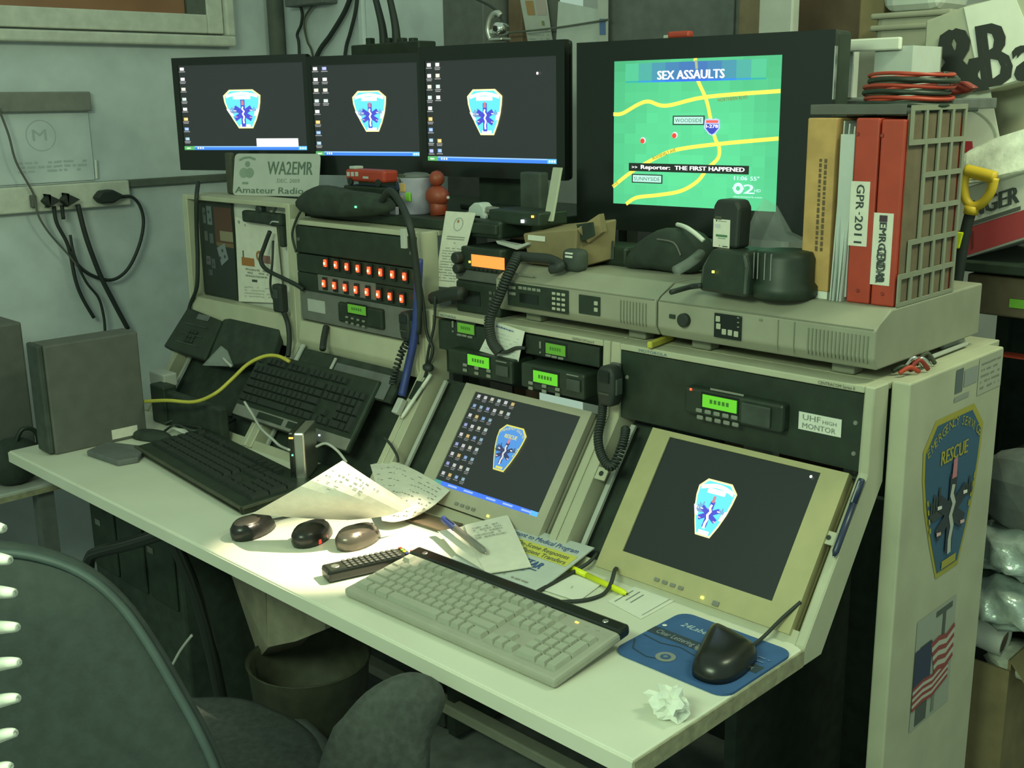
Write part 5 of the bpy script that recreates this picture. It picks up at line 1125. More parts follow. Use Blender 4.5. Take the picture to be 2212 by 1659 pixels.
one('desk_cable', MB().tube([zp(1120, 1300, ZD+.004), zp(1190, 1262, ZD+.005), zp(1240, 1235, ZD+.006), zp(1272, 1215, ZD+.02), S0(1290, 1195, .004)], .0035, 6), 'rubber', 'black cable running straight past the brochure', 'cable', sm=True)
one('desk_cable', MB().tube([zp(1210, 1300, ZD+.004), zp(1260, 1297, ZD+.004), zp(1300, 1285, ZD+.004), zp(1318, 1265, ZD+.01), zp(1328, 1232, ZD+.025), S0(1332, 1228, .003)], .0035, 6), 'rubber', 'black cable curving in a hook under the highlighter', 'cable', sm=True)

# white modem standing on edge with lights
a = at(640, 1038, 2, .7605); f = Fr(V((a.x, a.y, .7605)), V((1, .85, 0)), (0, 0, -1)); hM = -f.uv(640, 935)[1]
t = thing('modem', 'silver-edged modem standing upright with amber and green lights', 'modem', (a.x, a.y, .76))
MB().fbox(f, -.012, .0, -hM, 0, -.10, .0, .003).build('dark_front', 'black_gloss', t); MB().fbox(f, .0, .024, -hM, 0, -.10, .003, .004).build('silver_side', 'silver', t)
for k in (-.010, -.005): MB().fbox(f, k, k+.004, -hM+.010, -hM+.013, .0, .002).build('status_light', 'led_amber', t)
MB().fbox(f, -.006, -.003, -hM*.55, -hM*.55+.003, .0, .002).build('status_light', 'led_green', t)
one('modem_shelf', MB().box(a.x-.06, a.x+.05, a.y-.03, a.y+.11, ZD+.0005, .760, .002), 'black', 'black flat block under the upright modem', 'block')
one('white_lead', MB().tube([at(528, 868, 2, .86), at(545, 895, 2, .84), at(563, 925, 2, .83), at(590, 950, 2, .825), at(605, 963, 2, .82), at(625, 972, 1, a.y-.01)], .0032, 6), 'lightgrey', 'pale lead running from the propped keyboard to the modem', 'cord', sm=True)
one('white_lead', MB().tube([at(683, 965, 2, .83), at(705, 958, 2, .84), at(730, 975, 2, .83), at(748, 998, 2, .815)], .003, 6), 'lightgrey', 'pale lead arching behind the curled note sheet', 'cord', sm=True)
one('yellow_cable', MB().tube([at(300, 868, 2, .82), at(360, 865, 2, .845), at(420, 868, 2, .85), at(465, 850, 2, .875), at(500, 820, 2, .905), at(535, 787, 2, .94), at(570, 770, 2, .96), at(600, 769, 2, .965), at(625, 781, 2, .96)], .0045, 7), 'yellow_cord', 'yellow network cable curving up from the near grey tower', 'cable', sm=True)
rr = random.Random(21)
for k in range(7):
    x = 340+rr.uniform(0, 90); y = 880+rr.uniform(-20, 60)
    one('loose_cable', MB().tube([at(x, y, 2, ZD+.01), at(x+30, y-15+rr.uniform(-20, 20), 2, ZD+.02), at(x+70, y+rr.uniform(-20, 10), 2, ZD+.03), at(x+110, y-20+rr.uniform(-20, 20), 2, ZD+.02)], .003, 5), 'rubber' if k % 3 else 'dark', 'thin dark cable in the tangle beside the near grey tower', 'cable', 'tangled cords on the desk', sm=True)
one('black_adapter', MB().box(*sorted((at(324, 850, 1, -.21).x, at(352, 850, 1, -.21).x)), -.21, -.17, ZD+.0005, at(335, 832, 1, -.21).z, .005), 'black', 'black power adapter under the yellow cable', 'adapter')
one('black_handset', MB().dome(oval(zp(330, 948, ZD+.001), V((.8, .3, 0)), .12, .05), .022), 'black_matte', 'rounded black handset lying at the corner of the flat black keyboard', 'handset', sm=True)
one('paper_scrap', MB().prism([zp(372, 925, ZD+.02), zp(400, 927, ZD+.02), zp(428, 952, ZD+.012), zp(420, 950, ZD+.012)], (0, 0, .001)), 'white', 'small white scrap among the tangled cords', 'scrap')
one('white_adapter', MB().box(*sorted((at(322, 815, 1, -.18).x, at(353, 815, 1, -.18).x)), -.18, -.14, at(335, 832, 1, -.18).z, at(335, 805, 1, -.18).z, .004), 'lightgrey', 'white plug adapter behind the near grey tower', 'adapter')
# grey flat box beside the tower
P = [zp(188, 985, ZD), zp(232, 965, ZD), zp(318, 975, ZD), zp(300, 1000, ZD), zp(255, 1008, ZD)]
one('flat_switch_box', MB().prism(P, (0, 0, .014), .003, 2), 'slate', 'flat dark grey switch box before the near grey tower', 'switch box')

# ================================================================ grey towers at the desk's end
P0, P1 = at(121, 984, 2, ZD), at(314, 941, 2, ZD); ux = V((P1.x-P0.x, P1.y-P0.y, 0)).normalized(); fb = Fr(V((P0.x, P0.y, ZD)), ux, (0, 0, -1)); hT = -(fb.uv(94, 748)[1]+fb.uv(312, 714)[1])/2; wT = (V((P1.x-P0.x, P1.y-P0.y, 0))).length+.006
t = thing('computer_tower', 'small grey computer case standing on the desk end with a white sticker', 'computer', fb.p(wT/2, 0, -.04), 'grey computer cases')
MB().fbox(fb, .0, wT, -hT, 0, -.075, 0, .004).build('case', 'grey_mid', t); MB().fbox(fb, -.014, .0, -hT-.002, -.004, -.07, -.004, .004).build('front_bezel', 'dark', t)
a, b = fb.uv(241, 933), fb.uv(299, 950); MB().fbox(fb, a[0], b[0], a[1]-.004, a[1]+.020, 0, .001).build('sticker', 'paper', t)
P0 = at(-60, 715, 0, -2.1); ztop = at(90, 690, 0, -2.1).z
tb = thing('side_table', 'low white side table at the wall beyond the desk end', 'table', (-2.2, -.6, 0))
zt = at(60, 1055, 0, -1.99).z; ye = at(130, 1050, 0, -1.99).y
MB().box(-2.52, -1.99, -1.2, ye, zt-.022, zt, .003).build('table_top', 'lightgrey', tb); MB().box(-1.99, -1.988, -1.2, ye, zt-.022, zt-.008).build('edge_band', 'edge_band', tb)
for x, y in ((-2.5, -1.18), (-2.05, -1.18), (-2.5, ye-.05), (-2.05, ye-.05)): MB().box(x, x+.04, y, y+.04, 0, zt-.022).build('leg', 'slate', tb)
t = thing('computer_tower', 'large grey computer case on the side table behind the near tower', 'computer', (-2.2, -.3, zt), 'grey computer cases')
yR = at(203, 800, 0, -2.1).y; zT = at(150, 680, 0, -2.1).z
MB().box(-2.3, -2.1, yR-.42, min(yR, ye-.004), zt+.0005, zT, .006).build('case', 'grey_mid', t); MB().box(-2.29, -2.11, yR-.434, yR-.42, zt+.003, zT-.005, .003).build('front_bezel', 'dark', t)
q = at(40, 1010, 0, -2.095); 
# dark bag on the side table
c = at(30, 1010, 0, -2.05); t = thing('dark_bag', 'dark rounded bag with a looped strap on the low side table', 'bag', (c.x, c.y, zt))
MB().ball((-2.045, c.y, zt+.062), .05, .075, .0615, 3, .02).build('body', 'black_matte', t, True); MB().tube([V((-2.03, c.y+.0, zt+.10)), V((-2.02, c.y+.02, zt+.145)), V((-2.02, c.y+.055, zt+.13)), V((-2.03, c.y+.06, zt+.06))], .006, 6).build('strap', 'black', t, True)

# ================================================================ inside bay D
FD = Fr((0, .036, 0), (1, 0, 0), (0, 0, -1)); x0D, x1D = BX['D'][0]+.026, BX['D'][1]-.02
zD0 = 1.036
a, b = FD.uv(403, 428), FD.uv(516, 640)
t = thing('photo_collage', 'dark framed photo collage with a brown patch inside the tall bay', 'picture', (a[0]+.1, .03, zD0))
wC = FD.uv(512, 560)[0]; aC = max(x0D+.002, a[0])
MB().fbox(FD, aC, wC, -1.298, -zD0-.001, 0, .006, .001).build('board', 'black', t)
f = Flat(FD.p(aC, -1.298, .006), FD.p(wC, -1.298, .006), FD.p(wC, -zD0, .006), FD.p(aC, -zD0, .006)); BRN = (.10, .045, .03)
f.rect(.0, .02, 1, .98, (.022, .030, .026)).up(); f.rect(.48, .06, 1, .44, BRN); f.rect(.62, .30, 1, .40, (.26, .22, .14)); f.rect(.5, .42, 1, .46, (.16, .11, .05))
for u, v, w_, h_, c in ((.14, .08, .09, .16, (.12, .14, .13)), (.27, .06, .15, .19, (.15, .18, .19)), (.15, .32, .1, .1, (.11, .10, .10)), (.30, .34, .12, .1, (.09, .1, .1)), (.15, .58, .13, .09, (.13, .11, .12)), (.30, .60, .12, .1, (.08, .09, .09)), (.2, .72, .12, .06, (.07, .08, .09))): f.rect(u, v, u+w_, v+h_, c)
f.poly([(.50, .48), (.74, .42), (.82, .58), (.60, .66)], (.20, .22, .23)).up()
for u, v in ((.20, .14), (.33, .12), (.36, .20), (.66, .50), (.58, .58), (.72, .56), (.2, .62), (.34, .66)): f.disc(u, v, .018, (.05, .06, .06), 8)
f.build('photos', 'print', t)
pa = [FD.p(*FD.uv(508, 468, .009), .009), FD.p(*FD.uv(578, 488, .009), .009), FD.p(*FD.uv(613, 655, .009), .009), FD.p(*FD.uv(518, 672, .009), .009)]
pa = [V((p.x, p.y, max(p.z, zD0+.001))) for p in pa]; pa[1].x = min(pa[1].x+.04, x1D-.004); pa[2].x = min(pa[2].x, x1D-.004)
t = thing('printed_sheet', 'white printed sheet with an orange drawing pinned beside the photo collage', 'paper', pa[3]); MB().prism(pa, (0, -.0008, 0)).build('sheet', 'paper', t)
f = Flat(*[p+V((0, -.0008, 0)) for p in pa], .0006); f.rect(.12, .46, .42, .56, (.38, .15, .04)); f.disc(.55, .42, .07, (.36, .17, .06), 12, inner=.5); f.rect(.62, .40, .80, .50, (.28, .14, .12)); f.rect(.15, .38, .18, .46, (.1, .12, .1)); f.rect(.34, .72, .46, .75, (.05, .06, .05)); scribble(f, .2, .58, .8, .7, 3, (.3, .3, .25), .02); scribble(f, .15, .80, .85, .95, 4, (.45, .45, .4), .012); f.disc(.1, .05, .02, GR, 8); f.disc(.25, .07, .012, GR, 8); f.build('drawing', 'print', t)['kind'] = 'stuff'
t = thing('headset', 'black headset tucked under the bay top over the printed sheet', 'headset', FD.p(*FD.uv(565, 470, .03), .03))
fh_ = FD; a = FD.uv(523, 452, .03); b = FD.uv(608, 482, .03)
MB().fbox(FD, a[0], b[0], a[1]+.002, a[1]+.032, .012, .034, .006).build('band', 'black_matte', t); MB().lathe(FD.sub((a[0]+b[0])/2-.01, a[1]-.004, .016), [(.013, 0), (.013, .014), (.009, .018)], 14).build('ear_piece', 'rubber', t); MB().tube([FD.p(b[0]-.05, a[1]+.03, .03), FD.p(b[0]-.03, a[1]+.022, .036), FD.p(b[0]-.005, a[1]+.022, .034)], .002, 6).build('pale_wire', 'lightgrey', t); MB().fbox(FD, b[0]-.02, b[0]-.004, a[1]+.03, a[1]+.085, .01, .028, .005).build('boom', 'black_matte', t)
def cord(pts, r, lab, y=-.012, m_='rubber', name='black_cable', par=None):
    if par: return MB().tube([at(px, py, 1, y if len(p_) == 0 else p_[0]) for px, py, *p_ in pts], r, 6).build('cord', m_, par, True)
    return one(name, MB().tube([at(px, py, 1, y if len(p_) == 0 else p_[0]) for px, py, *p_ in pts], r, 6), m_, lab, 'cable', sm=True)
cord([(583, 500, .0), (572, 530, -.005), (563, 560), (575, 582), (610, 600), (640, 615), (655, 625)], .0055, '', par=t)
cord([(590, 520, .0), (588, 570), (584, 610), (588, 640), (600, 655), (612, 660)], .003, '', par=t)
cord([(428, 395, .02), (425, 420, -.01), (424, 450), (425, 500, -.008), (427, 560, -.008), (425, 620), (412, 655), (405, 680, -.02)], .006, 'black cord hanging down in front of the photo collage')
cord([(650, 455, -.006), (640, 475, -.008), (632, 500), (633, 520), (640, 545)], .003, 'thin cord hanging beside the black rack unit')
cord([(600, 440, .01), (590, 460, -.008)], .003, 'short thin cord at the top of the collage bay')
c = at(614, 642, 1, -.014)
t = thing('corded_handset', 'small black handset hanging on the post between the tall bays', 'handset', (c.x, -.014, c.z-.03))
f = Fr((c.x, -.014, c.z), (1, .0, 0), (0, 0, -1)); MB().fbox(f, -.019, .019, -.034, .036, 0, .024, .006).build('body', 'rubber', t); MB().fbox(f, -.010, .010, -.022, .0, .024, .026, .001).build('grille', 'dark', t)
MB().tube([f.p(.012, .034, .012), at(622, 700, 1, -.02), at(625, 735, 1, -.03), at(622, 770, 1, -.05)], .0065, 7).build('cord', 'rubber', t, True)
cord([(705, 705, -.012), (700, 730, -.03), (697, 755, -.05)], .008, 'thick black plug end hanging below the grey panel')
# black telephone console and case on the sloping bay
fS = SF(0, .002)
def quadbox(name, label, cat, px, off, th, m_, parts=None):
    P = [fS.uv(x, y, off) for x, y in px]; fr = fS
    t = thing(name, label, cat, fr.p(sum(p[0] for p in P)/len(P), max(p[1] for p in P), 0)); m = MB().prism([fr.p(u, v, .0) for u, v in P], fr.n*th, .005, 2); m.build('case', m_, t)
    if parts: parts(t, fr, P, th)
    return t
def ph(t, fr, P, th):
    u0, v0 = min(p[0] for p in P), min(p[1] for p in P); u1, v1 = max(p[0] for p in P), max(p[1] for p in P)
    MB().fbox(fr, u0+.09, u0+.15, v0+.012, v0+.028, th, th+.002, .001).build('display_window', 'slate', t)
    for r in range(3): MB().fbox(fr, u0+.05, u0+.16, v0+.045+.028*r, v0+.048+.028*r, th, th+.002).build('groove', 'dark', t)
    for r in range(3):
        for k in range(3): MB().fbox(fr, u0+.085+.016*k, u0+.097+.016*k, v0+.062+.013*r, v0+.071+.013*r, th, th+.004, .001).build('button', 'key_black', t)
quadbox('desk_telephone', 'black desk telephone leaning on the slope of the collage bay', 'telephone', [(405, 663), (478, 692), (440, 778), (352, 748)], .03, .03, 'black', ph)
quadbox('black_case', 'black equipment case lying next to the leaning telephone', 'case', [(482, 690), (552, 672), (610, 702), (588, 772), (500, 790), (448, 782)], .02, .022, 'black_matte')
one('clear_packet', MB().prism([S0(440, 790, .042), S0(480, 748, .048), S0(492, 758, .048), S0(505, 792, .042)], V((0, -.004, .002))), 'clear', 'clear plastic packet on the black equipment case', 'packet')
one('white_clip', MB().tube([S0(483, 774, .05), S0(490, 782, .05), S0(500, 791, .05)], .004, 6), 'lightgrey', 'small white plug piece in the clear packet', 'plug', sm=True)
t = thing('cable_box', 'black box under the leaning telephone, wrapped in cords', 'box', (-1.86, -.17, ZD)); a, b = at(352, 800, 1, -.2), at(478, 880, 1, -.2)
MB().box(a.x-.02, b.x-.01, -.2, -.175, ZD+.0005, ZD+.09, .006).build('case', 'black_matte', t)
one('sheet_slope', MB().prism([S0(450, 672, .004), S0(520, 665, .004), S0(560, 655, .004), S0(490, 690, .004)], SN*.001), 'paper', 'edge of a white sheet above the leaning telephone', 'paper')

# ================================================================ on the black counter and bay tops
ZC = 1.2988
# licence plate leaning in front of the left screen
p0, p1 = at(503, 410, 2, 1.316), at(683, 424, 2, 1.316)
A = V((-1.975, .018, 1.3125)); dirp = V((.33, .135, 0)).normalized(); fp = Fr(A, dirp, V((0, 0, -1))); nn = fp.n
fp = Fr(A, dirp, V((0, 0, -1))-V((nn.x, nn.y, 0))*-.22)
u0 = fp.uv(503, 410)[0]; u1 = fp.uv(690, 380)[0]; hP = -fp.uv(512, 333)[1]
hP = max(.11, min(.16, hP))
t = thing('licence_plate', 'white licence plate reading WA2EMR leaning before the wide monitor', 'licence plate', fp.p((u0+u1)/2, 0, 0))
out = []
for cx, cy, a0 in ((u1-.012, -hP+.012, -90), (u1-.012, -.012, 0), (u0+.012, -.012, 90), (u0+.012, -hP+.012, 180)): out += [fp.p(cx+.012*math.cos(math.radians(a0+k*30)), cy+.012*math.sin(math.radians(a0+k*30)), 0) for k in range(4)]
MB().prism(out, -fp.n*.0015).build('plate', 'lightgrey', t)
f = Flat(fp.p(u0, -hP, .0002), fp.p(u1, -hP, .0002), fp.p(u1, 0, .0002), fp.p(u0, 0, .0002), .0005); PG = (.10, .15, .11)
f.text('WA2EMR', .40, .49, .31, PG, w=.52, bold=.02); f.text('DEC. 2009', .52, .68, .09, (.2, .26, .2), w=.26); f.text('Amateur Radio', .03, .94, .15, PG, w=.80, bold=.02)
f.line([(.06, .16), (.12, .10), (.18, .09), (.25, .14)], .05, (.2, .26, .21)); f.disc(.16, .25, .07, (.2, .26, .21), 12); f.disc(.12, .46, .12, (.24, .3, .24), 14); f.disc(.19, .46, .12, (.22, .28, .22), 14); f.rect(.11, .68, .18, .73, (.2, .26, .21)); f.build('plate_print', 'print', t)
one('ornament_figure', MB().box(*sorted((at(487, 380, 1, .075).x, at(500, 380, 1, .075).x)), .075, .09, 1.3125, at(495, 330, 1, .075).z, .005), 'brown_green', 'small brown figurine at the end of the licence plate', 'figurine')
# lumpy black power supply on the bay top and small ornaments
t = thing('power_supply', 'lumpy black power supply with a green light on the bay top', 'power supply', (-1.33, .03, 1.277))
q = [at(640, 435, 1, .02), at(690, 400, 1, .03), at(760, 410, 1, .04), at(840, 420, 1, .05), at(850, 455, 1, .03), at(760, 470, 1, .02), at(665, 462, 1, .02)]
q = [V((p.x, .03, max(p.z, 1.278))) for p in q]; cc = sum(q, V())/len(q)
MB().rings([[cc+(p-cc)*k+V((0, w_, 0)) for p in smooth(q, 3, True)] for k, w_ in ((.5, -.035), (.9, -.025), (1, 0), (.9, .02), (.5, .025))]).build('body', 'black_matte', t, True)
g = at(769, 447, 1, -.005); MB().box(g.x-.002, g.x+.002, -.0075, -.0045, g.z-.002, g.z+.002).build('power_light', 'led_green', t)
MB().tube([V((-1.20, .02, 1.33)), at(842, 412, 1, .0), at(866, 440, 1, -.03), at(886, 490, 1, -.05), at(897, 560, 1, -.04), at(905, 640, 1, -.03), at(903, 720, 1, -.025)], .008, 8).build('thick_lead', 'rubber', t, True)
t = thing('hanging_spot', 'small black spot lamp hung high above the console', 'lamp', spot_p+spot_d*.05)
fl = Fr(spot_p, spot_d.orthogonal(), spot_d.cross(spot_d.orthogonal())); fl.n = -spot_d
MB().lathe(fl, [(.015, -.09), (.03, -.08), (.045, .02), (.042, .02), (.027, -.07), (.012, -.075)], 20).build('lamp_head', 'rubber', t, True)
MB().tube([spot_p+spot_d*.085, spot_p+V((.06, .06, .25)), spot_p+V((.06, .06, 2.9-spot_p.z))], .006, 8).build('stem', 'rubber', t, True)
spot.parent = t; spot.matrix_parent_inverse = Matrix.Translation(-t.location)
# blue strap and black cables at the post between bays A and B
cord([(905, 560, -.03), (903, 620, -.03), (900, 680, -.03), (893, 740, -.03), (880, 800, -.035), (868, 855, -.06)], .009, 'blue strap hanging down the post between the bays', m_='blue', name='blue_strap')
one('strap_tag', MB().fbox(Fr(at(875, 515, 1, -.065), (1, 0, 0), (0, 0, -1)), -.006, .008, -.020, .020, 0, .008, .001), 'lightgrey', 'white tag at the top of the blue strap', 'tag')
one('strap_plug', MB().fbox(Fr(S0(862, 878, .012), (1, 0, 0), SD), -.008, .010, -.018, .018, -.008, .008, .002), 'lightgrey', 'white plug at the lower end of the blue strap', 'plug')
cord([(905, 590, -.02), (915, 660, -.02), (922, 720), (935, 755), (925, 790), (918, 815, -.015)], .0035, 'thin black cord crossing the post over the white pen')
cord([(940, 640, -.015), (938, 700), (925, 760), (920, 800, -.012)], .003, 'thin black cord hanging at the edge of bay B')
one('cord_knot', MB().ball(at(925, 794, 1, -.02), .014, .012, .010, 2, .05), 'rubber', 'black rubber grommet on the post above the white pen', 'grommet', sm=True)
cord([(830, 945, -.13), (845, 962, -.13), (858, 985, -.135), (860, 998, -.14)], .003, 'thin black cord over the foot of the beige post')
# red toy bus, cup, orange figure, toy car on the counter
def CF(px, py, y): p = at(px, py, 1, y); return p
yb = .10
a, b = CF(745, 365, yb), CF(830, 398, yb); t = thing('toy_bus', 'red toy bus on the counter before the screens', 'toy', ((a.x+b.x)/2, yb+.02, ZC)); zb = b.z; 
MB().box(a.x, b.x, yb, yb+.045, b.z+.002, a.z, .006).build('body', 'red', t)
for k in range(3): p = CF(753+9*k, 376, yb); MB().box(p.x-.006, p.x+.005, yb-.001, yb, p.z-.005, p.z+.005).build('window', 'box_white', t)
p = CF(790, 383, yb); MB().box(p.x-.01, p.x+.01, yb-.001, yb, p.z-.003, p.z+.002).build('stripe', 'box_white', t); p = CF(757, 363, yb); MB().box(p.x-.012, p.x+.012, yb+.005, yb+.03, a.z, a.z+.007, .002).build('roof_light', 'box_white', t)
for x in (a.x+.02, b.x-.02): MB().lathe(Fr((x, yb-.001, zb+.002), (1, 0, 0), (0, 0, -1)), [(.009, -.004), (.009, .002)], 12).build('wheel', 'rubber', t)
one('plinth_box', MB().box(a.x-.005, b.x+.01, yb-.004, yb+.05, ZC, zb-.0075, .004), 'black', 'black box carrying the red toy bus', 'box')
yc = .085; a, b = CF(850, 372, yc), CF(905, 445, yc); c = V(((a.x+b.x)/2, yc+.03, ZC)); f = Fr(c, (1, 0, 0), (0, 1, 0)); f.n = V((0, 0, 1)); hC = a.z-ZC; r = (b.x-a.x)/2
t = thing('patterned_cup', 'lavender patterned cup with a domed lid on the counter', 'cup', c)
MB().lathe(f, [(r*.78, 0), (r*.82, .003), (r, hC*.86), (r*1.02, hC*.88)], 24).build('cup', 'lavender', t, True); MB().lathe(f, [(r*.98, hC*.88), (r*.6, hC*.98), (r*.2, hC*1.0)], 24).build('lid', 'slate', t, True)
for px, py, m_ in ((872, 385, 'brown_green'), (876, 405, 'kraft'), (885, 425, 'tape_green'), (868, 432, 'kraft'), (864, 402, 'navy')):
    p = CF(px, py, yc-.002); f2 = Fr((p.x, yc+.03-math.sqrt(max(.0001, (r*.93)**2-(p.x-c.x)**2))-.0015, p.z), (1, 0, 0), (0, 0, -1)); MB().fbox(f2, -.009, .009, -.010, .010, -.003, .001, .003).build('pattern_patch', m_, t)
yo = .12; a = CF(943, 368, yo); t = thing('orange_figure', 'orange plastic duck-like figure beside the patterned cup', 'figure', (a.x, yo, ZC)); hO = a.z-ZC
MB().ball((a.x, yo, a.z-.018), .018, .018, .018, 2).build('head', 'orange', t, True); MB().ball((a.x, yo, ZC+.042), .030, .024, .024, 3).build('body', 'orange', t, True); MB().tube([V((a.x, yo, ZC+.04)), V((a.x+.004, yo, ZC+.0))], lambda s: .017+.004*s, 10, 2).build('base', 'orange', t, True); p = CF(968, 427, yo-.02); MB().ball((p.x, p.y, p.z), .004, .004, .004, 1).build('bead', 'box_white', t)
yt = .09; a, b = CF(1005, 415, yt), CF(1055, 442, yt); t = thing('toy_car', 'white toy car with pale wheels on the counter edge', 'toy', ((a.x+b.x)/2, yt+.02, ZC)); w_ = b.x-a.x
MB().prism([V((a.x+w_*p, yt, ZC+.009+h_)) for p, h_ in ((.12, .0), (.78, .0), (.80, .014), (.74, .019), (.62, .028), (.36, .028), (.14, .018), (.10, .012))], (0, .03, 0), .003, 2).build('body', 'box_white', t); MB().prism([V((a.x+w_*p, yt+.005, ZC+.018+h_)) for p, h_ in ((.80, 0), (1.2, -.003), (1.15, .010), (.78, .012))], (0, .02, 0), .002).build('trailer', 'grey', t)
for k in (.12, .8): MB().lathe(Fr((a.x+w_*k, yt, ZC+.0085), (1, 0, 0), (0, 0, -1)), [(.0085, -.004), (.0085, .003), (.005, .004)], 12).build('wheel', 'box_white', t)
t = thing('dark_electronics', 'low black electronic box with a white light at the end of the counter', 'electronics', (-.95, .1, ZC)); a, b = CF(1040, 430, .075), CF(1165, 470, .075)
MB().box(a.x+.02, b.x, .075, .16, ZC, ZC+.028, .004).build('case', 'black', t); p = CF(1126, 458, .07); MB().box(p.x-.003, p.x+.003, .0715, .075, ZC+.006, ZC+.012).build('power_light', 'led_white', t); MB().box(b.x-.02, b.x-.015, .0725, .075, ZC+.018, ZC+.022).build('indicator', 'led_amber', t)
one('grey_speaker', MB().box(*sorted((CF(1128, 400, .18).x, CF(1172, 400, .18).x)), .172, .20, ZC, CF(1150, 372, .18).z, .004), 'dark', 'dark grey slim speaker under the wide monitor by the leaning strip', 'speaker')
one('pale_stub', MB().box(*sorted((CF(848, 445, .07).x, CF(862, 445, .07).x)), .06, .07, ZC, ZC+.018, .002), 'lavender', 'small pale stub at the foot of the patterned cup', 'stub')
# wire tangle on end panel top
zE = 1.1145; q = at(1975, 790, 2, zE)
t = thing('metal_clamps', 'tangle of red-handled metal clips on the end panel top', 'clips', (q.x, q.y, zE))
for k, (px, py, m_) in enumerate(((1945, 795, 'black'), (1965, 800, 'red'), (1975, 782, 'red_dark'), (1990, 786, 'chrome'), (1960, 785, 'chrome'), (1985, 795, 'red_dark'), (2000, 782, 'brown_green'))):
    c = at(px, py, 2, zE+.008); c.x = min(max(c.x, -.008), .02); MB().tube([V((c.x-.010, c.y-.014, zE+.004)), V((c.x, c.y, zE+.011+.002*k)), V((c.x+.008, c.y+.016, zE+.004))], .0038, 6).build('clip', m_, t, True)
one('white_stick', MB().tube([at(2010, 772, 2, zE+.004), at(2088, 742, 2, zE+.004)], .004, 6, 1), 'lightgrey', 'thin white plastic stick lying on the end panel', 'stick')
one('white_stick', MB().tube([at(2050, 752, 2, zE+.005)+V((-.012, 0, 0)), at(2095, 736, 2, zE+.005)+V((-.012, 0, 0))], .004, 6, 1), 'box_white', 'second thin white stick beside the base station foot', 'stick')

# ================================================================ under the desk
t = thing('waste_bin', 'dark waste bin under the desk holding a tan sack', 'bin', (-1.18, -.26, 0)); c = V((-1.18, -.26, 0)); f = Fr(c, (1, 0, 0), (0, 1, 0)); f.n = V((0, 0, 1))
MB().lathe(f, [(.10, 0), (.11, .005), (.135, .335), (.14, .34), (.128, .335), (.105, .01)], 28).build('bucket', 'brown_green', t, True)
P = [at(498, 1243, 1, -.1), at(575, 1243, 1, -.1), at(700, 1250, 1, -.1), at(705, 1345, 1, -.1), at(640, 1368, 1, -.1), at(578, 1378, 1, -.1), at(560, 1405, 1, -.1)]
t = thing('tan_sack', 'stiff tan paper sack standing in the waste bin', 'sack', (-1.2, -.28, .3))
MB().prism([at(500, 1243, 1, -.30), at(572, 1243, 1, -.33), at(578, 1400, 1, -.33), at(560, 1422, 1, -.30)], V((.02, .10, 0))).build('side', 'tan_bag', t); MB().prism([at(575, 1243, 1, -.33), at(705, 1245, 1, -.29), at(702, 1360, 1, -.29), at(640, 1385, 1, -.31), at(578, 1398, 1, -.33)], V((0, .10, 0))).build('front', 'tan_bag', t)
for i, (x0, x1, y0, y1, h_, lab) in enumerate(((-1.25, -1.14, .12, .5, .40, 'dark computer case under the desk near the foot rail'),)):
    t = thing('computer_tower', lab, 'computer', ((x0+x1)/2, (y0+y1)/2, 0)); MB().box(x0, x1, y0, y1, .001, h_, .006).build('case', 'black_matte', t); MB().box(x0+.01, x1-.01, y0-.012, y0, .01, h_-.01, .004).build('front_bezel', 'dark', t); MB().box(x0+.03, x1-.03, y0-.015, y0-.012, h_-.08, h_-.05, .001).build('drive', 'slate', t)
t = thing('added_dark_crate', 'added black crate darkening the space under the left end of the desk', 'crate', (-1.65, -.3, 0))  # added block, put in to make the space under the desk dark
MB().box(-1.92, -1.47, -.40, -.10, .001, .64, .008).build('case', 'black_matte', t)
for k in range(3): MB().box(-1.90+.145*k, -1.775+.145*k, -.408, -.40, .40, .60, .004).build('front_panel', 'black', t)
for k, m_ in ((0, 'slate'), (2, 'grey_mid')): MB().box(-1.87+.135*k, -1.845+.135*k, -.411, -.408, .52, .535, .001).build('latch', m_, t)
# tubular steel frame in front
t = thing('tube_frame', 'bent black steel tube of a folded trolley under the desk edge', 'trolley', (-1.6, -.6, 0))
Q = lambda px, py: at(px, py, 1, -.55)
MB().tube([Q(365, 1147), Q(290, 1172), Q(215, 1192), Q(195, 1205), Q(190, 1235), Q(192, 1290), Q(196, 1400), V((Q(200, 1400).x, -.55, 0.01))], .014, 10).build('handle', 'black_gloss', t, True); MB().tube([Q(365, 1147), V((Q(365, 1147).x+.02, -.5, .5)), V((Q(365, 1147).x+.03, -.45, 0.01))], .014, 10).build('leg', 'black_gloss', t, True)
MB().box(Q(196, 1400).x-.03, Q(365, 1147).x+.06, -.57, -.42, .0, .03, .004).build('platform', 'black', t)
one('white_wire', MB().tube([at(415, 1372, 1, -.45), at(390, 1405, 1, -.46), at(370, 1440, 1, -.47), at(350, 1460, 1, -.48), at(348, 1500, 1, -.48)], .0035, 6), 'lightgrey', 'thin white wire hanging in the dark under the desk', 'wire', sm=True)
one('grey_bag', MB().ball(V((-1.0, -.42, .16)), .10, .08, .16, 3, .02), 'slate', 'dim grey cloth bag on the floor under the desk', 'bag', sm=True)

# ================================================================ office chair in the foreground
t = thing('office_chair', 'dark teal office chair with a rounded backrest pulled up to the desk', 'chair', (0, -1.0, 0))
d0 = 1.28
def Cb(px, py, d=d0): return atd(px, py, d)
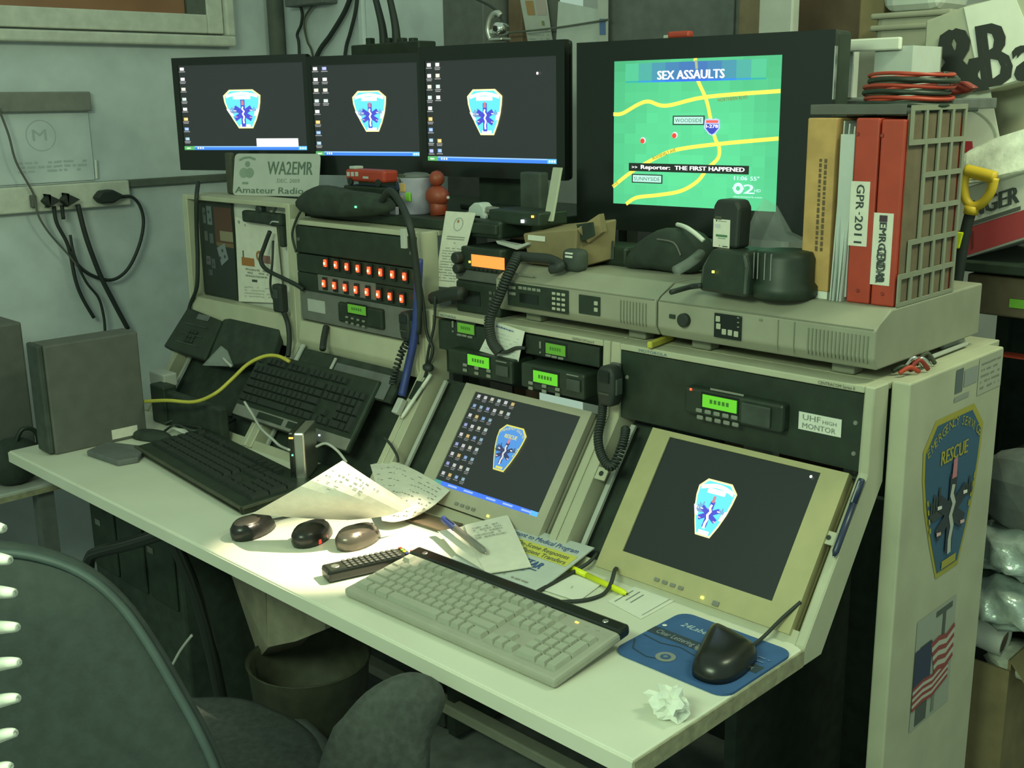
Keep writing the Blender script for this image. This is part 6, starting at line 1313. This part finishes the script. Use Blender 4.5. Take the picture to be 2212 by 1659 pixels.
# backrest: rounded pad seen from behind
rim = [(-420, 1659), (-380, 1400), (-300, 1250), (-150, 1178), (0, 1166), (110, 1185), (200, 1225), (275, 1290), (340, 1380), (405, 1490), (455, 1580), (500, 1680), (520, 1780), (400, 1850), (0, 1880), (-300, 1850)]
R = smooth([Cb(x, y, d0) for x, y in rim], 4, True); cc = sum(R, V())/len(R); nb = -(ray(150, 1450).normalized())
def inset(k, w_): return [cc+(p-cc)*k+nb*w_ for p in R]
MB().rings([inset(.3, .030), inset(.75, .028), inset(.86, .020), inset(.93, .016), inset(.975, .012), inset(1, -.005), inset(.99, -.03), inset(.9, -.055), inset(.4, -.07)]).build('backrest', 'chair_teal', t, True)
MB().tube([p for p in inset(.90, .021)], .0055, 6, 0, True).build('piping', 'chair_piping', t, True)
# seat
zs = .53
O = [at(x, y, 2, zs) for x, y in ((330, 1500), (420, 1490), (520, 1492), (600, 1520), (660, 1552), (700, 1600), (720, 1700), (600, 1850), (300, 1850), (250, 1650))]
O = smooth(O, 4, True); co = sum(O, V())/len(O)
MB().rings([[V((co.x+(p.x-co.x)*k, co.y+(p.y-co.y)*k, zs+dz)) for p in O] for k, dz in ((.3, .004), (.8, .0), (.95, -.01), (1, -.035), (.97, -.07), (.6, -.085))]).build('seat', 'chair_grey', t, True)
# armrest on the desk side
da = 1.62; O = [(690, 1720), (712, 1590), (740, 1550), (790, 1495), (850, 1460), (900, 1452), (945, 1470), (962, 1505), (955, 1540), (930, 1600), (905, 1720)]
Rm = smooth([atd(x, y, da) for x, y in O], 3, True); ca = sum(Rm, V())/len(Rm); na = -(ray(830, 1560).normalized())
MB().rings([[ca+(p-ca)*k+na*w_ for p in Rm] for k, w_ in ((.4, .035), (.8, .028), (.97, .012), (1, 0), (.97, -.02), (.5, -.03))]).build('armrest', 'chair_grey', t, True)
# column and star base
cb = V((co.x, co.y, 0)); MB().tube([V((cb.x, cb.y, zs-.08)), V((cb.x, cb.y, .09))], .028, 12, 1).build('column', 'black', t, True)
for k in range(5):
    a_ = 2*math.pi*k/5+.4; e = V((cb.x+.26*math.cos(a_), cb.y+.26*math.sin(a_), .065)); MB().tube([V((cb.x, cb.y, .10)), e], .02, 8, 1).build('base_arm', 'black', t, True); MB().ball((e.x, e.y, .0275), .026, .018, .027, 2).build('caster', 'rubber', t, True)
MB().tube([Cb(150, 1800, d0+.05), co+V((-.05, 0, -.06))], .02, 8, 1).build('back_bracket', 'black', t)
# white comb of a bound booklet at the chair back
dC = .62
t = thing('comb_binding', 'white plastic comb with rounded prongs hanging behind the chair back', 'comb', atd(-30, 1659, dC))
prn = [(10, 1142, .5), (23, 1210, .85), (33, 1281, .95), (39, 1355, 1), (42, 1431, 1), (40, 1508, 1), (34, 1583, .95), (24, 1655, .8)]
for x, y, k in prn:
    tip = atd(x, y, dC); mid = atd(x-26, y-(1355-y)*.02, dC+.004); rt = atd(x-75, y-(1355-y)*.08+2, dC)
    MB().tube([rt, mid, tip-(tip-mid)*.1, tip], lambda s: .0046*max(.06, 1-s)**.55, 8, 4).build('prong', 'white', t, True)
MB().tube([atd(x-75, y-(1355-y)*.08+2, dC+.002) for x, y, k in prn], .008, 8, 3).build('spine', 'white', t, True)

# ================================================================ the back room behind the console
def yb_(px0, py0, px1, py1, y): a, b = at(px0, py0, 1, y), at(px1, py1, 1, y); return min(a.x, b.x), max(a.x, b.x), min(a.z, b.z), max(a.z, b.z)
def slab(name, label, cat, px0, py0, px1, py1, y, dep, m_, bev=.004, group=None, zf=None):
    x0, x1, z0, z1 = yb_(px0, py0, px1, py1, y); z0 = zf if zf is not None else z0
    return one(name, MB().box(x0, x1, y, y+dep, z0, z1, bev), m_, label, cat, group)
slab('wooden_stud', 'rough brown timber post behind the wide monitor', 'post', 1096, -40, 1128, 100, .80, .06, 'wood', zf=0)
def hang(name, label, cat, pq, y, m_, draw=None):
    P = [at(x, yy, 1, y) for x, yy in pq]; t = thing(name, label, cat, P[-1]); MB().prism(P, (0, .002, 0)).build('sheet', m_, t)
    if draw: f = Flat(*P[:4], .001); draw(f); f.build('sheet_print', 'print', t)
    return t
hang('hanging_sheet', 'narrow printed sheet with an orange corner hanging from a wire', 'paper', [(1118, -30), (1176, -30), (1194, 95), (1141, 95)], .78, 'lightgrey', lambda f: (f.rect(.2, .25, .5, .5, (.38, .22, .10)), f.rect(.6, .2, .95, .5, (.45, .36, .34)), f.rect(.7, .6, .8, .68, (.2, .22, .1)), scribble(f, .1, .72, .9, .95, 3, (.33, .35, .34), .02)))
hang('hanging_cloth', 'dark grey cloth strip between the two hanging sheets', 'cloth', [(1175, -30), (1206, -30), (1216, 98), (1196, 98)], .79, 'grey_mid')
hang('hanging_sheet', 'large white sheet hanging in the gap beside the television', 'paper', [(1206, 3), (1292, 20), (1300, 480), (1180, 470)], .76, 'box_white', None)
hang('hanging_sheet', 'small pale sheet with a blue label at the dark locker', 'paper', [(1290, -30), (1312, -30), (1313, 110), (1294, 110)], .755, 'lightgrey', lambda f: f.rect(.15, .5, .8, .75, (.10, .16, .35)))
one('hanging_wire', MB().tube([at(1090, 72, 1, .75), at(1200, 60, 1, .75), at(1315, 42, 1, .75)], .0025, 6), 'rail_dark', 'thin wire strung across the hanging sheets', 'wire')
x0, x1, z0, z1 = yb_(1313, -60, 1594, 140, .80); t = thing('steel_locker', 'tall dark green locker behind the television', 'locker', ((x0+x1)/2, 1.0, 0)); MB().box(x0, x1, .80, 1.2, 0, 2.2, .005).build('case', 'slate', t); MB().box(x0+.01, x1-.01, .79, .80, .1, 2.18, .003).build('door', 'slate', t); MB().box(x1-.05, x1-.03, .775, .79, 1.3, 1.42, .003).build('handle', 'grey_mid', t)
slab('door_post', 'weathered beige post right beside the tall locker', 'post', 1597, -60, 1640, 120, .74, .05, 'cardboard_dark', zf=0)
slab('beige_board', 'pale beige board standing behind the television corner', 'board', 1641, -60, 1708, 120, .74, .03, 'lightgrey', zf=0)
slab('brown_board', 'brown hardboard sheet standing behind the white box', 'board', 1708, -80, 1885, 130, 1.02, .03, 'wood', zf=0)
zR = zb_ = [o for o in sp.children if o.name.startswith('shelf')][0]; zR = max(v.co.z for v in zR.data.vertices)+.001
# tub with ribs, bag on it
x0, x1, z0, z1 = yb_(1888, 28, 2045, 120, .80); t = thing('plastic_tub', 'beige ribbed plastic tub on the steel rack behind the white box', 'tub', ((x0+x1)/2, .9, zR))
MB().box(x0, x1, .80, 1.05, zR, z1, .02, 3).build('body', 'station', t)
for py in (32, 58): p = at(1950, py, 1, .80); MB().box(x0-.006, x1+.006, .794, 1.056, p.z-.006, p.z+.006, .004).build('rib', 'station', t)
x0, x1, z0, z1b = yb_(1903, -60, 2030, 28, .84); one('pale_sack', MB().box(x0, x1, .84, 1.0, z1+.001, z1+.22, .03, 3), 'box_white', 'pale bluish sack on the ribbed tub', 'sack')
one('packing_case', MB().box(x0+.01, x1-.01, .81, 1.04, 0.001, zR-.001, .004), 'cardboard_dark', 'tall packing case carrying the ribbed tub behind the console', 'case')
slab('thin_carton', 'brown cardboard edge beside the ribbed tub', 'carton', 1862, -80, 1905, 95, .88, .1, 'cardboard', zf=zR)
# sign board
P = [at(2000, 45, 1, .70), at(2095, 10, 1, .70), at(2250, -25, 1, .70), at(2250, 165, 1, .70), at(2130, 196, 1, .70), at(1990, 212, 1, .70)]
t = thing('lettered_carton', 'big pale carton lettered with an ampersand and Ba', 'carton', ((P[0].x+P[3].x)/2, .75, P[5].z)); MB().prism(P, (0, .22, 0), .003).build('carton', 'beige_shade', t); 
W4 = [at(2082, 16, 1, .698), at(2190, -12, 1, .698), at(2260, 155, 1, .698), at(2120, 196, 1, .698)]; MB().prism(W4, (0, .0015, 0)).build('white_paper', 'white', t)
f = Flat(at(2010, 60, 1, .697), at(2230, 15, 1, .697), at(2250, 180, 1, .697), at(2030, 222, 1, .697), .0012); f.text('&', .02, .95, .92, BK, w=.46, bold=.05); f.text('B', .47, .92, .84, BK, w=.26, bold=.045); f.text('a', .78, .92, .70, BK, w=.24, bold=.04); f.build('lettering', 'print', t)
# first aid bag poster, crate and boxes
t = hang('first_aid_sheet', 'white first-aid sheet with a ring and part of a red cross', 'poster', [(2060, 190), (2138, 190), (2165, 330), (2060, 330)], .72, 'white', lambda f: (f.disc(.22, .72, .42, (.4, .45, .35), 30, inner=.94), f.up(), f.rect(.0, .62, .16, 1.0, (.45, .03, .05)), f.rect(.0, .82, .42, 1.0, (.45, .03, .05))))
slab('olive_carton', 'plain olive cardboard carton behind the first-aid sheet', 'carton', 2120, 165, 2260, 330, .80, .25, 'station')
sh2 = thing('steel_shelving', 'low dark shelving behind the end panel stacked with boxes', 'shelving', (.1, 1.0, 0)); 
x0, x1, z0, z1 = yb_(2040, 560, 2300, 580, .60); zS2 = z0
MB().box(-.30, .45, .60, 1.25, zS2-.02, zS2, .003).build('shelf', 'black', sh2); MB().box(-.30, .45, .60, 1.25, .55, .57, .003).build('shelf', 'black', sh2); MB().box(-.30, .45, 1.25, 1.26, 0, zS2, .001).build('added_dark_backing', 'black_matte', sh2)  # black backing added to darken the view through the shelves
for x, y in ((-.30, .60), (.42, .60), (-.30, 1.22), (.42, 1.22)): MB().box(x, x+.03, y, y+.03, 0, zS2-.02).build('post', 'black', sh2)
# printed box: white top part with lettering, red lower part
P = lambda px, py, y=.62: at(px, py, 1, y)
zb0 = zS2+.001; fN = [P(2040, 420), P(2250, 352), P(2250, 505), P(2040, 572)]
t = thing('printed_carton', 'white and red carton lettered NGER under crumpled plastic', 'carton', V((fN[3].x, .7, zb0)))
MB().prism(fN, (0, .28, 0), .003).build('carton', 'white', t); f = Flat(*fN, .0012)
f.rect(0, .58, 1, .97, (.42, .05, .06)); f.up(); f.text('NGER', .30, .45, .24, (.05, .06, .06), w=.48, bold=.06); f.rect(.30, .51, .80, .565, (.10, .11, .10)); f.rect(.22, .65, .24, .9, (.2, .03, .03)); f.rect(.30, .65, .32, .9, (.2, .03, .03)); f.build('carton_print', 'print', t)
P2 = [P(2070, 400, .60), P(2078, 330, .64), P(2140, 300, .66), P(2250, 265, .66), P(2250, 360, .60), P(2150, 392, .60)]
one('crumpled_plastic', MB().prism(P2, (0, .20, 0), .01, 2), 'plastic_sheet', 'crumpled milky plastic wrapped over the printed carton', 'plastic')
# yellow D-handle
yH = .56; t = thing('shovel', 'shovel with a yellow D-handle standing before the printed carton', 'shovel', P(2075, 560, yH)); H = lambda px, py: at(px, py, 1, yH)
MB().tube([H(2088, 370), H(2082, 400), H(2086, 430), H(2100, 445), H(2120, 440), H(2140, 415), H(2148, 385)], .009, 8).build('handle_loop', 'yellow', t, True); MB().tube([H(2086, 368), H(2118, 376), H(2150, 384)], .012, 8).build('grip', 'yellow', t, True); MB().tube([H(2100, 445), H(2096, 462)], .014, 8, 2).build('socket', 'yellow', t, True); MB().tube([H(2096, 460), H(2086, 500), H(2074, 570), H(2040, 800), H(1990, 1200)], .011, 8).build('shaft', 'rubber', t, True)
f = Fr(H(2077, 500), (1, 0, 0), H(2071, 523)-H(2077, 500)); MB().fbox(f, -.011, .009, 0, .032, .005, .014, .002).build('yellow_label', 'lime', t)
# dark boxes on the shelving
slab('dark_carton', 'dark brown carton below the printed carton', 'carton', 2090, 590, 2300, 700, .63, .3, 'cardboard_dark')
x0, x1, z0, z1 = yb_(2182, 645, 2260, 668, .628); one('green_tape', MB().box(x0, x1, .626, .629, z0-.004, z1), 'tape_green', 'bright green paper tag on the dark carton', 'tag')
slab('red_bar', 'red plastic bar on the lower shelf behind the end panel', 'bar', 2150, 768, 2300, 790, .64, .05, 'red')
x0, x1, z0, z1 = yb_(2140, 800, 2300, 880, .64)
one('dark_case', MB().box(x0, x1, .66, .95, .5705, .5705+.25, .02, 2), 'dark', 'dark padded case on the lower shelf', 'case')
one('grey_bundle', MB().ball((at(2200, 1040, 1, .54).x+.05, .535, at(2200, 1000, 1, .54).z-.05), .13, .055, .09, 3, .03), 'slate', 'grey cloth bundle hanging over the lower shelf front', 'bundle')
# plastic bags, tube and open carton on the floor
def bagm(px, py, y, rx, ry, rz):
    c = at(px, py, 1, y); m = MB(); r = bmesh.ops.create_icosphere(m.bm, subdivisions=4, radius=1)
    for v in r['verts']:
        q = v.co; k = 1+.10*math.sin(9*q.x+5*q.z+px)+.07*math.sin(14*q.y-8*q.z)+.05*math.sin(23*q.x+11*q.y); s_ = math.copysign(abs(q.z)**.6, q.z)
        v.co = V((c.x+q.x*rx*k, c.y+q.y*ry*k, c.z+s_*rz*k))
    return m
one('silver_bag', bagm(2215, 1190, .52, .11, .07, .042), 'foil', 'silvery plastic bag puffed out, topmost of the two bags', 'bag', sm=True)
one('silver_bag', bagm(2205, 1298, .51, .115, .075, .046), 'foil', 'silvery plastic bag squashed under the other bag', 'bag', sm=True)
c0, c1 = at(2105, 1360, 1, .56), at(2172, 1388, 1, .56); t = thing('paper_tube', 'white cardboard tube lying across the open carton', 'tube', c0); ax = (c1-c0).normalized(); f = Fr(c0-ax*.1, ax.orthogonal(), ax.cross(ax.orthogonal())); f.n = ax; Lt = (c1-c0).length+.1
MB().lathe(f, [(.030, 0), (.030, Lt), (.024, Lt), (.024, .01)], 20).build('tube', 'white', t, True); MB().lathe(f, [(.0235, Lt-.006), (.0230, Lt-.004)], 16).build('dark_end', 'cardboard_dark', t)
yc = .50; A, B_ = at(2062, 1425, 1, yc), at(2176, 1398, 1, yc+.0); t = thing('open_carton', 'open cardboard carton with crackling yellow film on the floor', 'carton', (A.x, yc+.15, 0))
x0, x1 = at(2060, 1600, 1, yc).x, at(2165, 1600, 1, yc).x; zc_ = at(2120, 1410, 1, yc).z
x0 -= .1
MB().box(x0, x1, yc, yc+.006, .001, zc_-.02).build('front_wall', 'cardboard', t); MB().box(x1-.006, x1, yc+.006, yc+.35, .001, zc_).build('side_wall', 'cardboard', t); MB().box(x0, x1, yc+.344, yc+.35, .001, zc_).build('back_wall', 'cardboard', t); MB().box(x0, x0+.006, yc+.006, yc+.344, .001, zc_).build('side_wall', 'cardboard', t); MB().box(x0, x1, yc+.006, yc+.344, .001, .006).build('bottom', 'cardboard', t)
MB().prism([V((x1, yc, zc_)), V((x1, yc+.3, zc_)), V((x1+.05, yc+.3, zc_-.06)), V((x1+.05, yc, zc_-.06))], (0, 0, .004)).build('flap', 'cardboard', t)
one('yellow_film', MB().ball((x0+.2, yc+.1, zc_-.035), .10, .07, .03, 3, .06), 'plastic_sheet', 'crackling yellowish film stuffed in the open carton', 'film')
